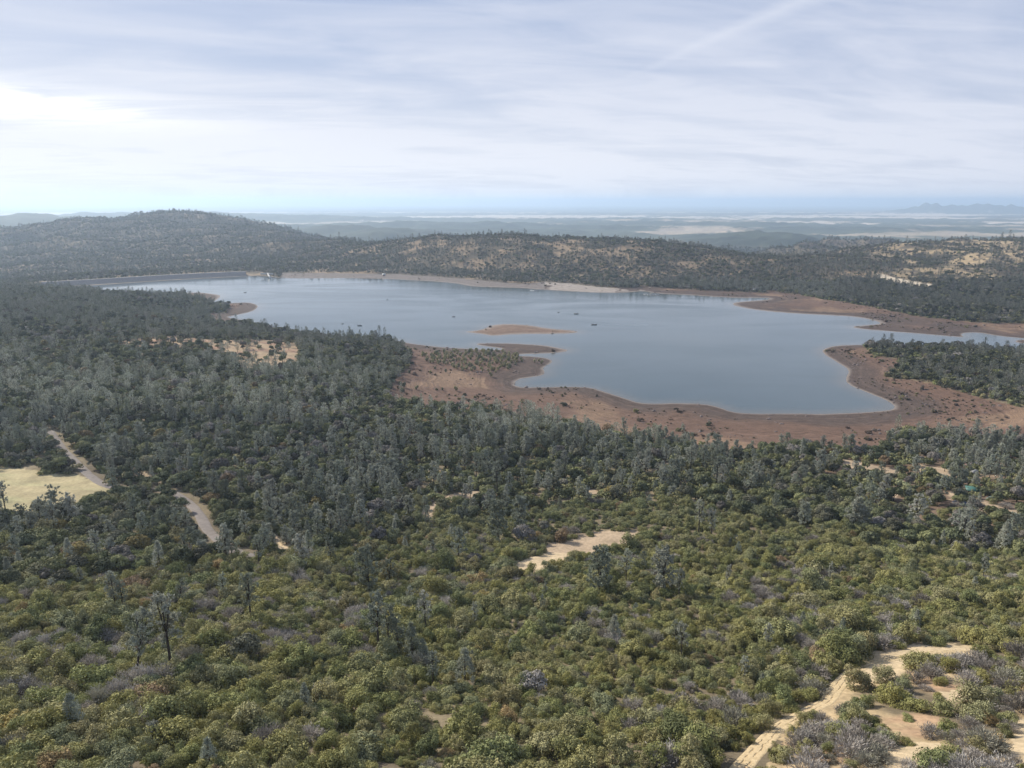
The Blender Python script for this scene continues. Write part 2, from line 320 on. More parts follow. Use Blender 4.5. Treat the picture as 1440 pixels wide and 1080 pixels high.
def masks(x, y, z, s):
    """zone masks 0..1 for ground points"""
    px, py, d = project(x, y, z); jx = fbm(x, y, 13, 40, 5, .7) * 4600 / np.maximum(d, 60); jy = fbm(x, y, 13, 50, 5, .7) * 1500 / np.maximum(d, 60)
    px = px + jx; py = py + jy
    n = y < 800; M = {}
    M['field'] = mpoly(px, py, FIELD) & (y < 420) & (y > 200)
    c = mpoly(px, py, CLEAR) & n
    for g in GAPS: c |= mpoly(px, py, g) & n
    for g in TRK: c |= mpoly(px, py, g) & (y < 250)
    M['clear'] = c
    M['sandy'] = mpoly(px, py, SANDY) & (y < 200)
    sh = (mpoly(px, py, SHORE) & (y > 380) & (y < 1000)) | (mpoly(px, py, SHORE2) & (y > 750) & (y < 1690)) | (mpoly(px, py, SHORE3) & (y > 900) & (y < 1400))
    sh |= (s > -60) & (s < 4)
    M['shore'] = sh
    M['meadow'] = mpoly(px, py, MEADOW) & (y > 450) & (y < 900)
    M['sparse'] = mpoly(px, py, SPARSE_R) & (y < 500)
    M['pale'] = mpoly(px, py, PALE_R) & (y > 1250) & (y < 2400)
    M['cut'] = mpoly(px, py, ROADCUT) & (y > 1250) & (y < 1800)
    M['chap'] = mpoly(px, py, CHAP) & (y < 420)
    return M

# ------------------------------------------------------------------ materials
def mat(name):
    m = bpy.data.materials.new(name); m.use_nodes = True; t = NT(m.node_tree)
    b = next(n for n in t.N if n.type == 'BSDF_PRINCIPLED'); b.inputs['Specular IOR Level'].default_value = 0.15
    return m, t, b
def simple(name, col, rough=0.8, nscale=1.5, amt=0.25, metal=0.0, spec=0.2):
    m, t, b = mat(name); p = t.new('ShaderNodeNewGeometry').outputs['Position']
    n = t.noise(p, nscale, 4, 0.6); f = t.maprange(n, 0.25, 0.75, 1 - amt, 1 + amt, False)
    c = t.mix(1.0, col, t.xyz(f, f, f), 'MULTIPLY'); t.link(c, b.inputs['Base Color'])
    b.inputs['Roughness'].default_value = rough; b.inputs['Metallic'].default_value = metal; b.inputs['Specular IOR Level'].default_value = spec
    return m
M_ground, t, b = mat("ground_soil")
g = t.new('ShaderNodeNewGeometry').outputs['Position']
at = t.new('ShaderNodeAttribute', attribute_name='zone'); zc_ = at.outputs['Color']
sh = t.new('ShaderNodeAttribute', attribute_name='shore').outputs['Fac']
na = t.noise(g, 0.9, 5, 0.65); nb = t.noise(g, 0.13, 5, 0.6, 0.4); nc = t.noise(g, 0.02, 4, 0.6, 0.3)
f = t.math('MULTIPLY', t.maprange(na, 0.25, 0.75, 0.72, 1.28, False), t.maprange(nb, 0.25, 0.75, 0.74, 1.26, False))
c = t.mix(1.0, zc_, t.xyz(f, f, f), 'MULTIPLY')
# old water lines: faint terraces that follow the height on the bare shore
sp_ = t.new('ShaderNodeSeparateXYZ'); t.link(g, sp_.inputs[0]); z_ = sp_.outputs[2]
zn = t.math('ADD', z_, t.math('MULTIPLY', nc, 1.6))
l1 = t.noise(t.xyz(0.0, 0.0, t.math('MULTIPLY', zn, 5.0)), 1.0, 3, 0.7)
lf = t.maprange(l1, 0.32, 0.68, 0.66, 1.30)
lf = t.math('ADD', t.math('MULTIPLY', lf, sh), t.math('SUBTRACT', 1.0, sh))
c = t.mix(1.0, c, t.xyz(lf, lf, lf), 'MULTIPLY')
rim = t.math('MULTIPLY', t.maprange(z_, 0.30, 0.05, 0, 1), sh)
c = t.mix(t.math('MULTIPLY', rim, 0.75), c, (0.24, 0.205, 0.18))
t.link(c, b.inputs['Base Color']); b.inputs['Roughness'].default_value = 0.95
bm_ = t.new('ShaderNodeBump'); bm_.inputs['Strength'].default_value = 0.5; bm_.inputs['Distance'].default_value = 0.4; t.link(na, bm_.inputs['Height']); t.link(bm_.outputs[0], b.inputs['Normal'])

M_water, t, b = mat("lake_water")
g = t.new('ShaderNodeNewGeometry').outputs['Position']
nw = t.noise(g, 0.006, 4, 0.55, 0.6)
wc = t.mix(t.maprange(nw, 0.3, 0.7), (0.052, 0.074, 0.080), (0.064, 0.088, 0.096)); shl = t.new('ShaderNodeAttribute', attribute_name='shallow').outputs['Fac']; wc = t.mix(shl, wc, (0.125, 0.115, 0.095)); t.link(wc, b.inputs['Base Color'])
wv_ = t.noise(t.vmath('MULTIPLY', t.vmath('ADD', g, (0, 0, 0)), (0.35, 1.0, 1.0)), 0.011, 5, 0.6, 1.2); t.link(t.maprange(wv_, 0.34, 0.66, 0.08, 0.19), b.inputs['Roughness']); b.inputs['IOR'].default_value = 1.333; b.inputs['Specular IOR Level'].default_value = 0.5
s1 = t.noise(t.vmath('MULTIPLY', g, (1.0, 1.0, 1.0)), 0.55, 3, 0.6); s2 = t.noise(g, 2.3, 2, 0.5)
bp = t.new('ShaderNodeBump'); bp.inputs['Distance'].default_value = 0.05
t.link(t.maprange(wv_, 0.34, 0.66, 0.24, 0.50), bp.inputs['Strength'])
t.link(t.math('ADD', s1, t.math('MULTIPLY', s2, 0.25)), bp.inputs['Height']); t.link(bp.outputs[0], b.inputs['Normal'])

def foliage(name, trans=0.22):
    m, t, b = mat(name)
    tint = t.new('ShaderNodeAttribute', attribute_type='INSTANCER', attribute_name='tint').outputs['Color']
    lf = t.new('ShaderNodeAttribute', attribute_type='GEOMETRY', attribute_name='leafvar').outputs['Fac']
    g = t.new('ShaderNodeNewGeometry').outputs['Position']
    n = t.noise(g, 0.55, 3, 0.6)
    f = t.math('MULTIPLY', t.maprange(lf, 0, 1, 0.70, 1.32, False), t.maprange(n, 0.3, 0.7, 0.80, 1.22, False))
    c = t.mix(1.0, tint, t.xyz(f, f, f), 'MULTIPLY')
    t.link(c, b.inputs['Base Color']); b.inputs['Roughness'].default_value = 0.75; b.inputs['Specular IOR Level'].default_value = 0.12
    tr = t.new('ShaderNodeBsdfTranslucent'); t.link(c, tr.inputs[0]); mx = t.new('ShaderNodeMixShader'); mx.inputs[0].default_value = trans
    out = next(n for n in t.N if n.type == 'OUTPUT_MATERIAL'); t.link(b.outputs[0], mx.inputs[1]); t.link(tr.outputs[0], mx.inputs[2]); t.link(mx.outputs[0], out.inputs[0])
    return m
M_leaf = foliage("foliage", 0.12); M_needle = foliage("needles", 0.12)
M_bark = simple("bark", (0.050, 0.040, 0.034), 0.9, 3, 0.3)
M_twig = simple("dry_twigs", (0.20, 0.17, 0.16), 0.9, 2, 0.25)
M_rock = simple("shore_rock", (0.16, 0.13, 0.12), 0.9, 1.2, 0.35)

# ------------------------------------------------------------------ mesh helpers
def mesh_np(name, V, faces_flat, nper, mats, midx=None, attrs=None, smooth=False):
    """V (n,3); faces_flat: vertex indices; nper: verts per face (int or array)"""
    me = bpy.data.meshes.new(name); nf = len(faces_flat) // nper if isinstance(nper, int) else len(nper)
    tot = np.full(nf, nper, np.int32) if isinstance(nper, int) else np.asarray(nper, np.int32)
    me.vertices.add(len(V)); me.vertices.foreach_set('co', np.asarray(V, np.float32).ravel())
    me.loops.add(len(faces_flat)); me.loops.foreach_set('vertex_index', np.asarray(faces_flat, np.int32))
    me.polygons.add(nf); st = np.concatenate([[0], np.cumsum(tot)[:-1]]).astype(np.int32)
    me.polygons.foreach_set('loop_start', st); me.polygons.foreach_set('loop_total', tot)
    for m in mats: me.materials.append(m)
    if midx is not None: me.polygons.foreach_set('material_index', np.asarray(midx, np.int32))
    if smooth: me.polygons.foreach_set('use_smooth', np.ones(nf, bool))
    me.update(calc_edges=True)
    for k, (typ, dom, val) in (attrs or {}).items():
        a = me.attributes.new(k, typ, dom); val = np.asarray(val, np.float32)
        a.data.foreach_set({'FLOAT': 'value', 'FLOAT_COLOR': 'color', 'FLOAT_VECTOR': 'vector'}[typ], val.ravel())
    return me
class Geo:
    """collects quads / tubes / boxes with a material index, then makes one mesh"""
    def __init__(s): s.V = []; s.F = []; s.T = []; s.M = []; s.A = []; s.n = 0
    def add(s, V, F, mi=0, var=None):
        V = np.asarray(V, float); s.V.append(V)
        for f in F: s.F.append([i + s.n for i in f]); s.T.append(len(f)); s.M.append(mi)
        s.A.append(np.full(len(V), 0.5) if var is None else var); s.n += len(V)
    def quads(s, C, N, U, w, h, mi=0, var=None):
        """leaf-sized faces: centres C, normals N, up hints U, half sizes w, h"""
        N = N / np.linalg.norm(N, axis=1, keepdims=True); X = np.cross(U, N); X /= np.linalg.norm(X, axis=1, keepdims=True) + 1e-9; Yv = np.cross(N, X)
        w = np.broadcast_to(w, len(C))[:, None]; h = np.broadcast_to(h, len(C))[:, None]
        q = np.stack([C - X * w * .5 - Yv * h, C + X * w - Yv * h * .2, C + X * w * .4 + Yv * h, C - X * w + Yv * h * .3], 1).reshape(-1, 3)
        n = len(C); idx = np.arange(4 * n) + s.n; s.V.append(q); s.F.extend(idx.reshape(-1, 4).tolist()); s.T.extend([4] * n); s.M.extend([mi] * n)
        s.A.append(np.repeat(rng.random(n) if var is None else var, 4)); s.n += 4 * n
    def tube(s, P, Rr, k=6, mi=0):
        P = np.asarray(P, float); n = len(P); V = []
        for i in range(n):
            d = P[min(i + 1, n - 1)] - P[max(i - 1, 0)]; d = d / (np.linalg.norm(d) + 1e-9)
            a = np.cross(d, [0.31, 0.95, 0.05]); a /= np.linalg.norm(a) + 1e-9; b2 = np.cross(d, a)
            for j in range(k): t_ = 2 * math.pi * j / k; V.append(P[i] + (a * math.cos(t_) + b2 * math.sin(t_)) * Rr[i])
        Fc = [(i * k + j, i * k + (j + 1) % k, (i + 1) * k + (j + 1) % k, (i + 1) * k + j) for i in range(n - 1) for j in range(k)]
        Fc.append(tuple(range(k))[::-1]); Fc.append(tuple((n - 1) * k + j for j in range(k))); s.add(V, Fc, mi)
    def box(s, x0, x1, y0, y1, z0, z1, mi=0):
        V = [(x, y, z) for z in (z0, z1) for y in (y0, y1) for x in (x0, x1)]
        s.add(V, [(0, 2, 3, 1), (4, 5, 7, 6), (0, 1, 5, 4), (2, 6, 7, 3), (0, 4, 6, 2), (1, 3, 7, 5)], mi)
    def mesh(s, name, mats, smooth=False):
        return mesh_np(name, np.concatenate(s.V), np.array([i for f in s.F for i in f], np.int32), s.T, mats, s.M, {'leafvar': ('FLOAT', 'POINT', np.concatenate(s.A))}, smooth)
def rdirs(n, up=None):
    v = rng.normal(size=(n, 3)); v /= np.linalg.norm(v, axis=1, keepdims=True)
    return v

# ------------------------------------------------------------------ object helpers
def tag(o, label=None, cat=None, group=None, kind=None):
    if label: o['label'] = label
    if cat: o['category'] = cat
    if group: o['group'] = group
    if kind: o['kind'] = kind
    return o
def link(name, me, parent=None):
    o = bpy.data.objects.new(name, me); COL.objects.link(o)
    if parent is not None: o.parent = parent
    return o
def empty(name, loc, rz=0.0):
    o = bpy.data.objects.new(name, None); COL.objects.link(o); o.location = loc; o.rotation_euler = (0, 0, rz); o.empty_display_size = 0.5
    return o

# ------------------------------------------------------------------ ground
th = np.radians(np.concatenate([np.arange(-180, -60, 4.0), np.arange(-60, -44, 0.8), np.arange(-44, 44.01, 0.14), np.arange(44.8, 60, 0.8), np.arange(60, 176.1, 4.0)]))
rr = [3.0]
while rr[-1] < 72000:
    r_ = rr[-1]; rr.append(r_ * (1.03 if r_ < 60 else 1.0042 if r_ < 3600 else 1.012 if r_ < 12000 else 1.02))
rr = np.array(rr); na_, nr_ = len(th), len(rr)
TH, RR = np.meshgrid(th, rr, indexing='ij'); GX = (RR * np.sin(TH)).ravel(); GY = (RR * np.cos(TH)).ravel()
GZ, GS = height(GX, GY, True)
EL = masks(GX, GY, GZ, GS)
zone = np.tile(np.array([[0.135, 0.108, 0.072]]), (len(GX), 1))
def paint(msk, col, k=1.0):
    msk = np.asarray(msk, float) * k; zone[:] = zone * (1 - msk[:, None]) + np.array(col)[None] * msk[:, None]
f1 = fbm(GX, GY, 60, 60, 4); f2 = fbm(GX, GY, 14, 61, 3)
paint(sstep(-0.2, 0.4, f1), (0.20, 0.16, 0.10))
hillm = (GY > 1250) & (GY < 4200)
bigl = sstep(1900, 2300, GY); paint(hillm, (0.11, 0.09, 0.062)); paint(hillm * sstep(0.05, 0.35, f1 + .3 * f2) * (1 - .75 * bigl), (0.25, 0.185, 0.12))
paint(EL['sparse'], (0.165, 0.115, 0.080)); paint(EL['sparse'] * sstep(0.1, 0.4, f1), (0.27, 0.20, 0.13))
paint(EL['pale'] * sstep(-0.15, 0.25, f1 + .5 * f2), (0.33, 0.25, 0.15)); paint(EL['meadow'], (0.32, 0.235, 0.15)); paint(EL['meadow'] * sstep(0.1, .5, f2), (0.30, 0.19, 0.13))
paint(EL['sandy'] * sstep(-0.3, 0.3, f2), (0.39, 0.295, 0.175)); paint(EL['sandy'] * sstep(0.1, 0.5, fbm(GX, GY, 11, 88, 3)), (0.36, 0.24, 0.15))
paint(EL['clear'], (0.46, 0.36, 0.23)); paint(EL['clear'] & (GY > 230), (0.37, 0.28, 0.19)); paint(EL['clear'] & (GY > 190) & (GY < 235), (0.50, 0.39, 0.25))
paint(EL['field'], (0.355, 0.295, 0.17)); paint(EL['field'] * sstep(0.0, 0.5, fbm(GX, GY * 3, 30, 66, 3)), (0.34, 0.31, 0.17)); paint(EL['cut'], (0.55, 0.46, 0.34))
shc = np.where(GZ[:, None] < 1.6, np.array([[0.150, 0.108, 0.094]]), np.array([[0.225, 0.148, 0.118]]))
e_ = sstep(1.0, 2.6, GZ + f1 * 1.2)[:, None]; shc = np.array([[0.086, 0.062, 0.051]]) * (1 - e_) + np.array([[0.132, 0.082, 0.059]]) * e_
e_ = (sstep(0.1, 0.5, f1) * (GS > 25))[:, None] * 0.6; shc = shc * (1 - e_) + np.array([[0.245, 0.165, 0.105]]) * e_
isl = np.zeros(len(GX), bool)
k = (GY > 600) & (GY < 1000)
isl[k] = inside(GX[k], GY[k], wpoly([(640,452),(820,452),(820,476),(640,476)]))
shc[isl] = shc[isl] * 0 + np.array([0.170, 0.116, 0.086])
sm = ((EL['shore'] | (isl & (GS > -20))) & (GS < 260)).astype(float)[:, None]; zone[:] = zone * (1 - sm) + shc * sm
pb = EL['shore'] & (GY > 1150) & (GY < 1700); pxx, pyy, _ = project(GX, GY, GZ); pb &= (pxx + 40 * f1 > 765) & (pxx + 60 * f2 < 880); paint(pb, (0.29, 0.25, 0.215))
gb = EL['shore'] & (GY > 1150) & (GY < 1700) & (pxx > 380) & (pxx < 765); paint(gb, (0.165, 0.14, 0.125))
pl = sstep(3300, 4400, GY)
PLM = fbm(GX, GY * 2.2, 1500, 70, 5); PL2 = fbm(GX, GY * 2.5, 3800, 75, 3)
paint(pl, (0.075, 0.085, 0.055)); paint(pl * sstep(0.16, 0.30, PLM), (0.34, 0.28, 0.20)); paint((GY > 13000) & (GY < 19000) & (GZ > -75), (.06, .075, .05)); flat = (GZ < -75) & (GY > 8000)
paint(pl * flat * sstep(0.10, 0.24, PLM + .6 * PL2) * (GY < 17000), (0.50, 0.43, 0.35)); far_ = sstep(15000, 19000, GY); paint(far_ * sstep(-.1, .1, PLM), (0.16, 0.17, 0.13))
paint(sstep(1.3, .7, ((pxx - 960 + 120 * PLM) / 62) ** 2 + ((pyy - 324 + 6 * PL2) / 5.5) ** 2) * (GY > 4200) * (GY < 9000), (0.62, 0.48, 0.34))
zone = np.clip(zone, 0, 1); hw = (GY > 3300) & (GY < 13000) & (GZ > -80); wk_ = (hw * sstep(-80, -66, GZ) * np.maximum(sstep(.32, .10, fbm(GX, GY, 420, 71, 4)), GY < 7000))[:, None]; zone = zone * (1 - wk_) + np.array([[.045, .056, .040]]) * (1 + .5 * fbm(GX, GY, 130, 72, 3))[:, None] * wk_; fm_ = (sstep(1.3, .8, ((pxx - 955 + 60 * PLM) / 55) ** 2 + ((pyy - 324.5 + 3 * PL2) / 4.5) ** 2) * (GY > 4200) * (GY < 9500) * (GZ < -40))[:, None]; zone = zone * (1 - fm_) + np.array([[.34, .28, .21]]) * fm_
idx = np.arange(na_ * nr_).reshape(na_, nr_); nxt = np.roll(idx, -1, 0)
fc = np.stack([idx[:, :-1], idx[:, 1:], nxt[:, 1:], nxt[:, :-1]], -1).reshape(-1, 4)
me = mesh_np("ground", np.stack([GX, GY, GZ], 1), fc.ravel(), 4, [M_ground], None,
             {'zone': ('FLOAT_COLOR', 'POINT', np.concatenate([zone, np.ones((len(zone), 1))], 1)), 'shore': ('FLOAT', 'POINT', sm[:, 0])}, True)
tag(link("ground", me), kind='structure')

# ------------------------------------------------------------------ water
gx = np.arange(-1300, 1300, 8.0); gy = np.arange(430, 1760, 8.0)
WX, WY = np.meshgrid(gx, gy, indexing='ij'); WS = sdf(WX.ravel(), WY.ravel()).reshape(WX.shape)
keep = (WS < 12); cell = keep[:-1, :-1] | keep[1:, :-1] | keep[:-1, 1:] | keep[1:, 1:]
ii, jj = np.nonzero(cell); nv = len(gy); q = np.stack([ii * nv + jj, (ii + 1) * nv + jj, (ii + 1) * nv + jj + 1, ii * nv + jj + 1], 1)
used, inv = np.unique(q, return_inverse=True); VV = np.stack([WX.ravel()[used], WY.ravel()[used], np.zeros(len(used))], 1)
tag(link("water", mesh_np("water", VV, inv.reshape(-1).astype(np.int32), 4, [M_water], None, {"shallow": ("FLOAT", "POINT", sstep(-18, 2, WS.ravel()[used]) * .75)})), kind='structure')

# ------------------------------------------------------------------ road and track sheets
def ribbon(name, c, wid, m, lift, across=9, cols=None):
    d = np.gradient(c, axis=0); d /= np.linalg.norm(d, axis=1, keepdims=True); n = np.stack([-d[:, 1], d[:, 0]], 1)
    n_ = len(c); ww = np.broadcast_to(wid, n_) * (1 + 0.14 * fbm(c[:, 0], c[:, 1], 9, 90, 2))
    V = np.stack([c + n * (ww * t_)[:, None] for t_ in np.linspace(-.5, .5, across)], 1); x = V[..., 0].ravel(); y = V[..., 1].ravel()
    z = height(x, y).reshape(n_, across); z = z + lift; z[:, 0] -= lift * 2.2; z[:, -1] -= lift * 2.2
    ix = np.arange(n_ * across).reshape(n_, across); f = np.stack([ix[:-1, :-1], ix[1:, :-1], ix[1:, 1:], ix[:-1, 1:]], -1).reshape(-1, 4)
    tt = np.tile(np.linspace(-1, 1, across), n_)
    return tag(link(name, mesh_np(name, np.stack([x, y, z.ravel()], 1), f.ravel(), 4, [m], None, {'across': ('FLOAT', 'POINT', tt)}, True)), kind='structure')
M_road = simple("grey_gravel", (0.19, 0.165, 0.15), 0.9, 0.6, 0.22)
def dense(c, step):
    L = np.concatenate([[0], np.cumsum(np.linalg.norm(np.diff(c, axis=0), axis=1))]); s_ = np.arange(0, L[-1], step)
    return np.stack([np.interp(s_, L, c[:, 0]), np.interp(s_, L, c[:, 1])], 1)
ribbon("road", dense(road_c, 1.5), 4.6, M_road, 0.16)
M_track, t, b = mat("rutted_sand")
g = t.new('ShaderNodeNewGeometry').outputs['Position']; ac = t.new('ShaderNodeAttribute', attribute_name='across').outputs['Fac']
wv = t.math('ADD', ac, t.math('MULTIPLY', t.math('SUBTRACT', t.noise(g, 0.30, 4, 0.65), 0.5), 0.95))
r1 = t.math('SUBTRACT', 1.0, t.math('DIVIDE', t.math('ABSOLUTE', t.math('SUBTRACT', wv, 0.38)), 0.13), clamp=True)
r2 = t.math('SUBTRACT', 1.0, t.math('DIVIDE', t.math('ABSOLUTE', t.math('ADD', wv, 0.30)), 0.13), clamp=True)
rut = t.math('MULTIPLY', t.math('ADD', r1, r2, clamp=True), t.maprange(t.noise(g, 0.55, 4, 0.65), 0.40, 0.58, 0.05, 1.0))
nn = t.noise(g, 1.8, 5, 0.7); base = t.mix(t.maprange(nn, 0.3, 0.7), (0.40, 0.305, 0.175), (0.55, 0.43, 0.265))
c = t.mix(t.math('MULTIPLY', rut, 0.75), base, (0.25, 0.165, 0.09)); t.link(c, b.inputs['Base Color']); b.inputs['Roughness'].default_value = 0.95
bp = t.new('ShaderNodeBump'); bp.inputs['Strength'].default_value = 0.8; bp.inputs['Distance'].default_value = 0.2; t.link(t.math('SUBTRACT', nn, rut), bp.inputs['Height']); t.link(bp.outputs[0], b.inputs['Normal'])
ribbon("track", dense(track_c, 0.5), 3.1, M_track, 0.07, 15)

# ------------------------------------------------------------------ dam
M_rip = simple("riprap", (0.115, 0.115, 0.125), 0.95, 0.6, 0.4)
M_crest = simple("crest_gravel", (0.30, 0.28, 0.26), 0.9, 0.4, 0.15)
M_conc = simple("concrete", (0.48, 0.46, 0.44), 0.85, 0.4, 0.18)
DAMP = [(60,404.5),(96,402.5),(150,399.3),(200,396.0),(260,392.4),(320,389.4),(352,388.1)]
dfoot = dense(catmull(wpoly(DAMP), 6), 12.0)
dd = np.gradient(dfoot, axis=0); dd /= np.linalg.norm(dd, axis=1, keepdims=True); dn = np.stack([-dd[:, 1], dd[:, 0]], 1); dn *= np.sign(dn[:, 1:2])
dam = empty("earth_dam", (float(dfoot[len(dfoot)//2, 0]), float(dfoot[len(dfoot)//2, 1]), 0.0))
tag(dam, "long dark rock-faced embankment dam along the far left shore of the lake", "dam")
def damstrip(name, prof, m):
    off = np.array(dam.location)
    V = np.concatenate([np.concatenate([dfoot + dn * a, np.full((len(dfoot), 1), z)], 1) for a, z in prof]) - off; n = len(dfoot)
    ix = np.arange(len(prof) * n).reshape(len(prof), n); f = np.stack([ix[:-1, :-1], ix[:-1, 1:], ix[1:, 1:], ix[1:, :-1]], -1).reshape(-1, 4)
    return link(name, mesh_np(name, V, f.ravel(), 4, [m]), dam)
damstrip("rock_face", [(-8, -4.0), (1, 0.2), (17, 8.0)], M_rip)
damstrip("crest_road", [(17, 8.0), (17.2, 8.35), (18.2, 8.35), (18.3, 8.1), (25, 8.1), (25.2, 8.0)], M_crest)
damstrip("rear_slope", [(25.2, 8.0), (48, -4.0), (60, -12)], M_rip)
dam_line = dfoot + dn * 20

# ------------------------------------------------------------------ plant prototypes
def shrub(R_=1.7, H=2.0, nl=17, per=75, q=(.085, .15), shoots=60):
    g = Geo(); ea = random.random() * 6.283; ex, ey = random.uniform(.95, 1.25), random.uniform(.62, .85); sub = [(random.gauss(0, .42) * R_, random.gauss(0, .42) * R_, random.uniform(.62, 1.08)) for _ in range(3)]
    ca, sa = math.cos(ea), math.sin(ea)
    for i in range(nl):
        cx_, cy_2, hh = random.choice(sub); a = random.random() * 6.283; r = R_ * math.sqrt(random.random()) * 0.58; X = cx_ + r * math.cos(a); Y_ = cy_2 + r * math.sin(a); X, Y_ = (X * ex * ca - Y_ * ey * sa), (X * ex * sa + Y_ * ey * ca)
        zt = H * hh * (0.80 - 0.50 * (r / R_) ** 2) * random.uniform(.62, 1.08)
        lr = random.uniform(.15, .36) * R_ * (17 / nl) ** .2; c = np.array([X, Y_, zt]); n = int(per * (lr / (.30 * R_)) ** 1.7)
        d = rdirs(n * 2); d = d[d[:, 2] > -0.5][:n]; k = len(d)
        P = c + d * lr * rng.uniform(.70, 1.28, (k, 1)) * np.array([1, 1, .9]); N = d + rdirs(k) * .55 + np.array([0, 0, .12])
        s_ = rng.uniform(q[0], q[1], k) * R_ / 1.7; lv = random.random(); g.quads(P, N, rdirs(k), s_, s_ * 1.3, 0, np.clip(lv * .5 + rng.random(k) * .5, 0, 1))
        m_ = int(shoots / nl * 1.6) + 1; d2 = rdirs(m_); d2[:, 2] = np.abs(d2[:, 2]) + .5; P = c + d2 / np.linalg.norm(d2, axis=1, keepdims=True) * lr * rng.uniform(.95, 1.5, (m_, 1)); g.quads(P, rdirs(m_), d2, q[0] * .45, rng.uniform(.10, .22, m_), 0, rng.uniform(.5, 1, m_))
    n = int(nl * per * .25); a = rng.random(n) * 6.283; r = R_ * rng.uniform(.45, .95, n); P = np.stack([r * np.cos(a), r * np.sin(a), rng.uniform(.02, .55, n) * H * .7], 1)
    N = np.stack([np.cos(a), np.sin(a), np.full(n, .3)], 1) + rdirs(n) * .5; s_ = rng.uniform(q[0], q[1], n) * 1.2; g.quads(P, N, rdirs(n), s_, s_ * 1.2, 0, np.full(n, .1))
    return g
def twig_shrub(R_=1.6, H=1.7, nb=46, per=30):
    g = Geo()
    for i in range(nb):
        a = random.random() * 6.283; t_ = math.sqrt(random.random()); d = np.array([math.cos(a) * t_ * R_, math.sin(a) * t_ * R_, H * (1 - .45 * t_ * t_) * random.uniform(.75, 1.05)])
        if i % 4 == 0: g.tube([[0, 0, 0], d * .5 + [0, 0, .1], d], [.04, .025, .01], 3, 1)
        n = per; P = d * rng.uniform(.62, 1.06, (n, 1)) + rng.normal(size=(n, 3)) * .19; ax = d / np.linalg.norm(d) + rdirs(n) * .6
        N = np.cross(ax, rdirs(n)); g.quads(P, N, ax, .028, rng.uniform(.12, .24, n), 0)
    return g
def oak(R_=3.6, H=7.0, nl=26, per=85, q=(.15, .26)):
    g = Geo(); tr = Geo(); lean = np.array([random.uniform(-.5, .5), random.uniform(-.5, .5), 0])
    tr.tube([[0, 0, -.4], [0, 0, .8], lean * .5 + [0, 0, H * .3]], [.34, .27, .2], 7)
    base = lean * .5 + np.array([0, 0, H * .3])
    for i in range(nl):
        d = rdirs(1)[0]; d[2] = abs(d[2]) * .95 - .22; k = random.uniform(.62, .86); c = lean + np.array([d[0] * R_ * k, d[1] * R_ * k, H * .56 + d[2] * H * .42 * k])
        if i % 4 == 0: m_ = (base + c) / 2 + rng.normal(size=3) * .25; tr.tube([base, m_, c], [.14, .09, .04], 5)
        lr = random.uniform(.24, .42) * R_; n = int(per * (lr / (.33 * R_)) ** 2); dd_ = rdirs(n * 2); dd_ = dd_[dd_[:, 2] > -.55][:n]; n = len(dd_)
        P = c + dd_ * lr * rng.uniform(.80, 1.18, (n, 1)) * np.array([1, 1, .8]); N = dd_ + rdirs(n) * .42; s_ = rng.uniform(q[0], q[1], n)
        g.quads(P, N, rdirs(n), s_, s_ * 1.2, 0, np.clip(random.random() * .5 + rng.random(n) * .5, 0, 1))
    return g, tr
def pine(H=13.0, W=2.6, sparse=1.0, fork=True, low=.32, q=1.0):
    """foothill pine: dark bare lower stem, forked leaders, open wispy tufts"""
    g = Geo(); tr = Geo(); bend = rng.normal(size=2) * .25
    fk = H * random.uniform(.38, .55); nlead = random.choice([2, 2, 3]) if fork else 1; leaders = []
    st = [np.array([bend[0] * (z / H) ** 2, bend[1] * (z / H) ** 2, z]) for z in np.linspace(-.4, fk, 5)]
    tr.tube(st, np.linspace(.24, .16, 5) * H / 13, 7)
    for l in range(nlead):
        a = random.random() * 6.283 + l * 2.5; sp = (random.uniform(.35, .8) if nlead > 1 else .1) * W * .55; top = H * (1 if l == 0 else random.uniform(.8, .96))
        L = [st[-1] + np.array([math.cos(a) * sp * t_ ** .7, math.sin(a) * sp * t_ ** .7, (top - fk) * t_]) for t_ in np.linspace(0, 1, 5)]
        tr.tube(L, np.linspace(.15, .03, 5) * H / 13, 5); leaders.append(L)
    def pt(z, l):
        if z < fk: return np.array([bend[0] * (z / H) ** 2, bend[1] * (z / H) ** 2, z])
        L = leaders[l]; t_ = min(max((z - fk) / (L[-1][2] - fk), 0), .999) * 4; i = int(t_); return L[i] * (1 - t_ + i) + L[i + 1] * (t_ - i)
    nb = int(46 * sparse)
    for i in range(nb):
        f_ = i / nb; z = H * (low + (1 - low) * f_); l = random.randrange(nlead); p0 = pt(min(z, H * .97), l); a = random.random() * 6.283
        shape = math.sin(math.pi * min(1, (.22 + f_ * .80))) ** .6; ln = W * shape * random.uniform(.55, 1.05) * (.75 if z > fk and nlead > 1 else 1)
        d = np.array([math.cos(a) * ln, math.sin(a) * ln, ln * random.uniform(.25, .75)]); p1 = p0 + d
        tr.tube([p0, p0 + d * .5 + [0, 0, -.08 * ln], p1], [.05, .035, .012], 3)
        for k in range(3):
            c = p0 + d * random.uniform(.45, 1.05) + rng.normal(size=3) * .28; n = int(17 * sparse + 5); dr = rdirs(n); dr[:, 2] += .25
            P = c + dr * rng.uniform(.15, .55, (n, 1)) * (.5 + .12 * H / 4) * .6; ax = dr + rdirs(n) * .3; N = np.cross(ax, rdirs(n))
            g.quads(P, N, ax, .068 * q, rng.uniform(.18, .34, n) * q, 0, np.clip(random.random() * .5 + rng.random(n) * .5, 0, 1))
    return g, tr
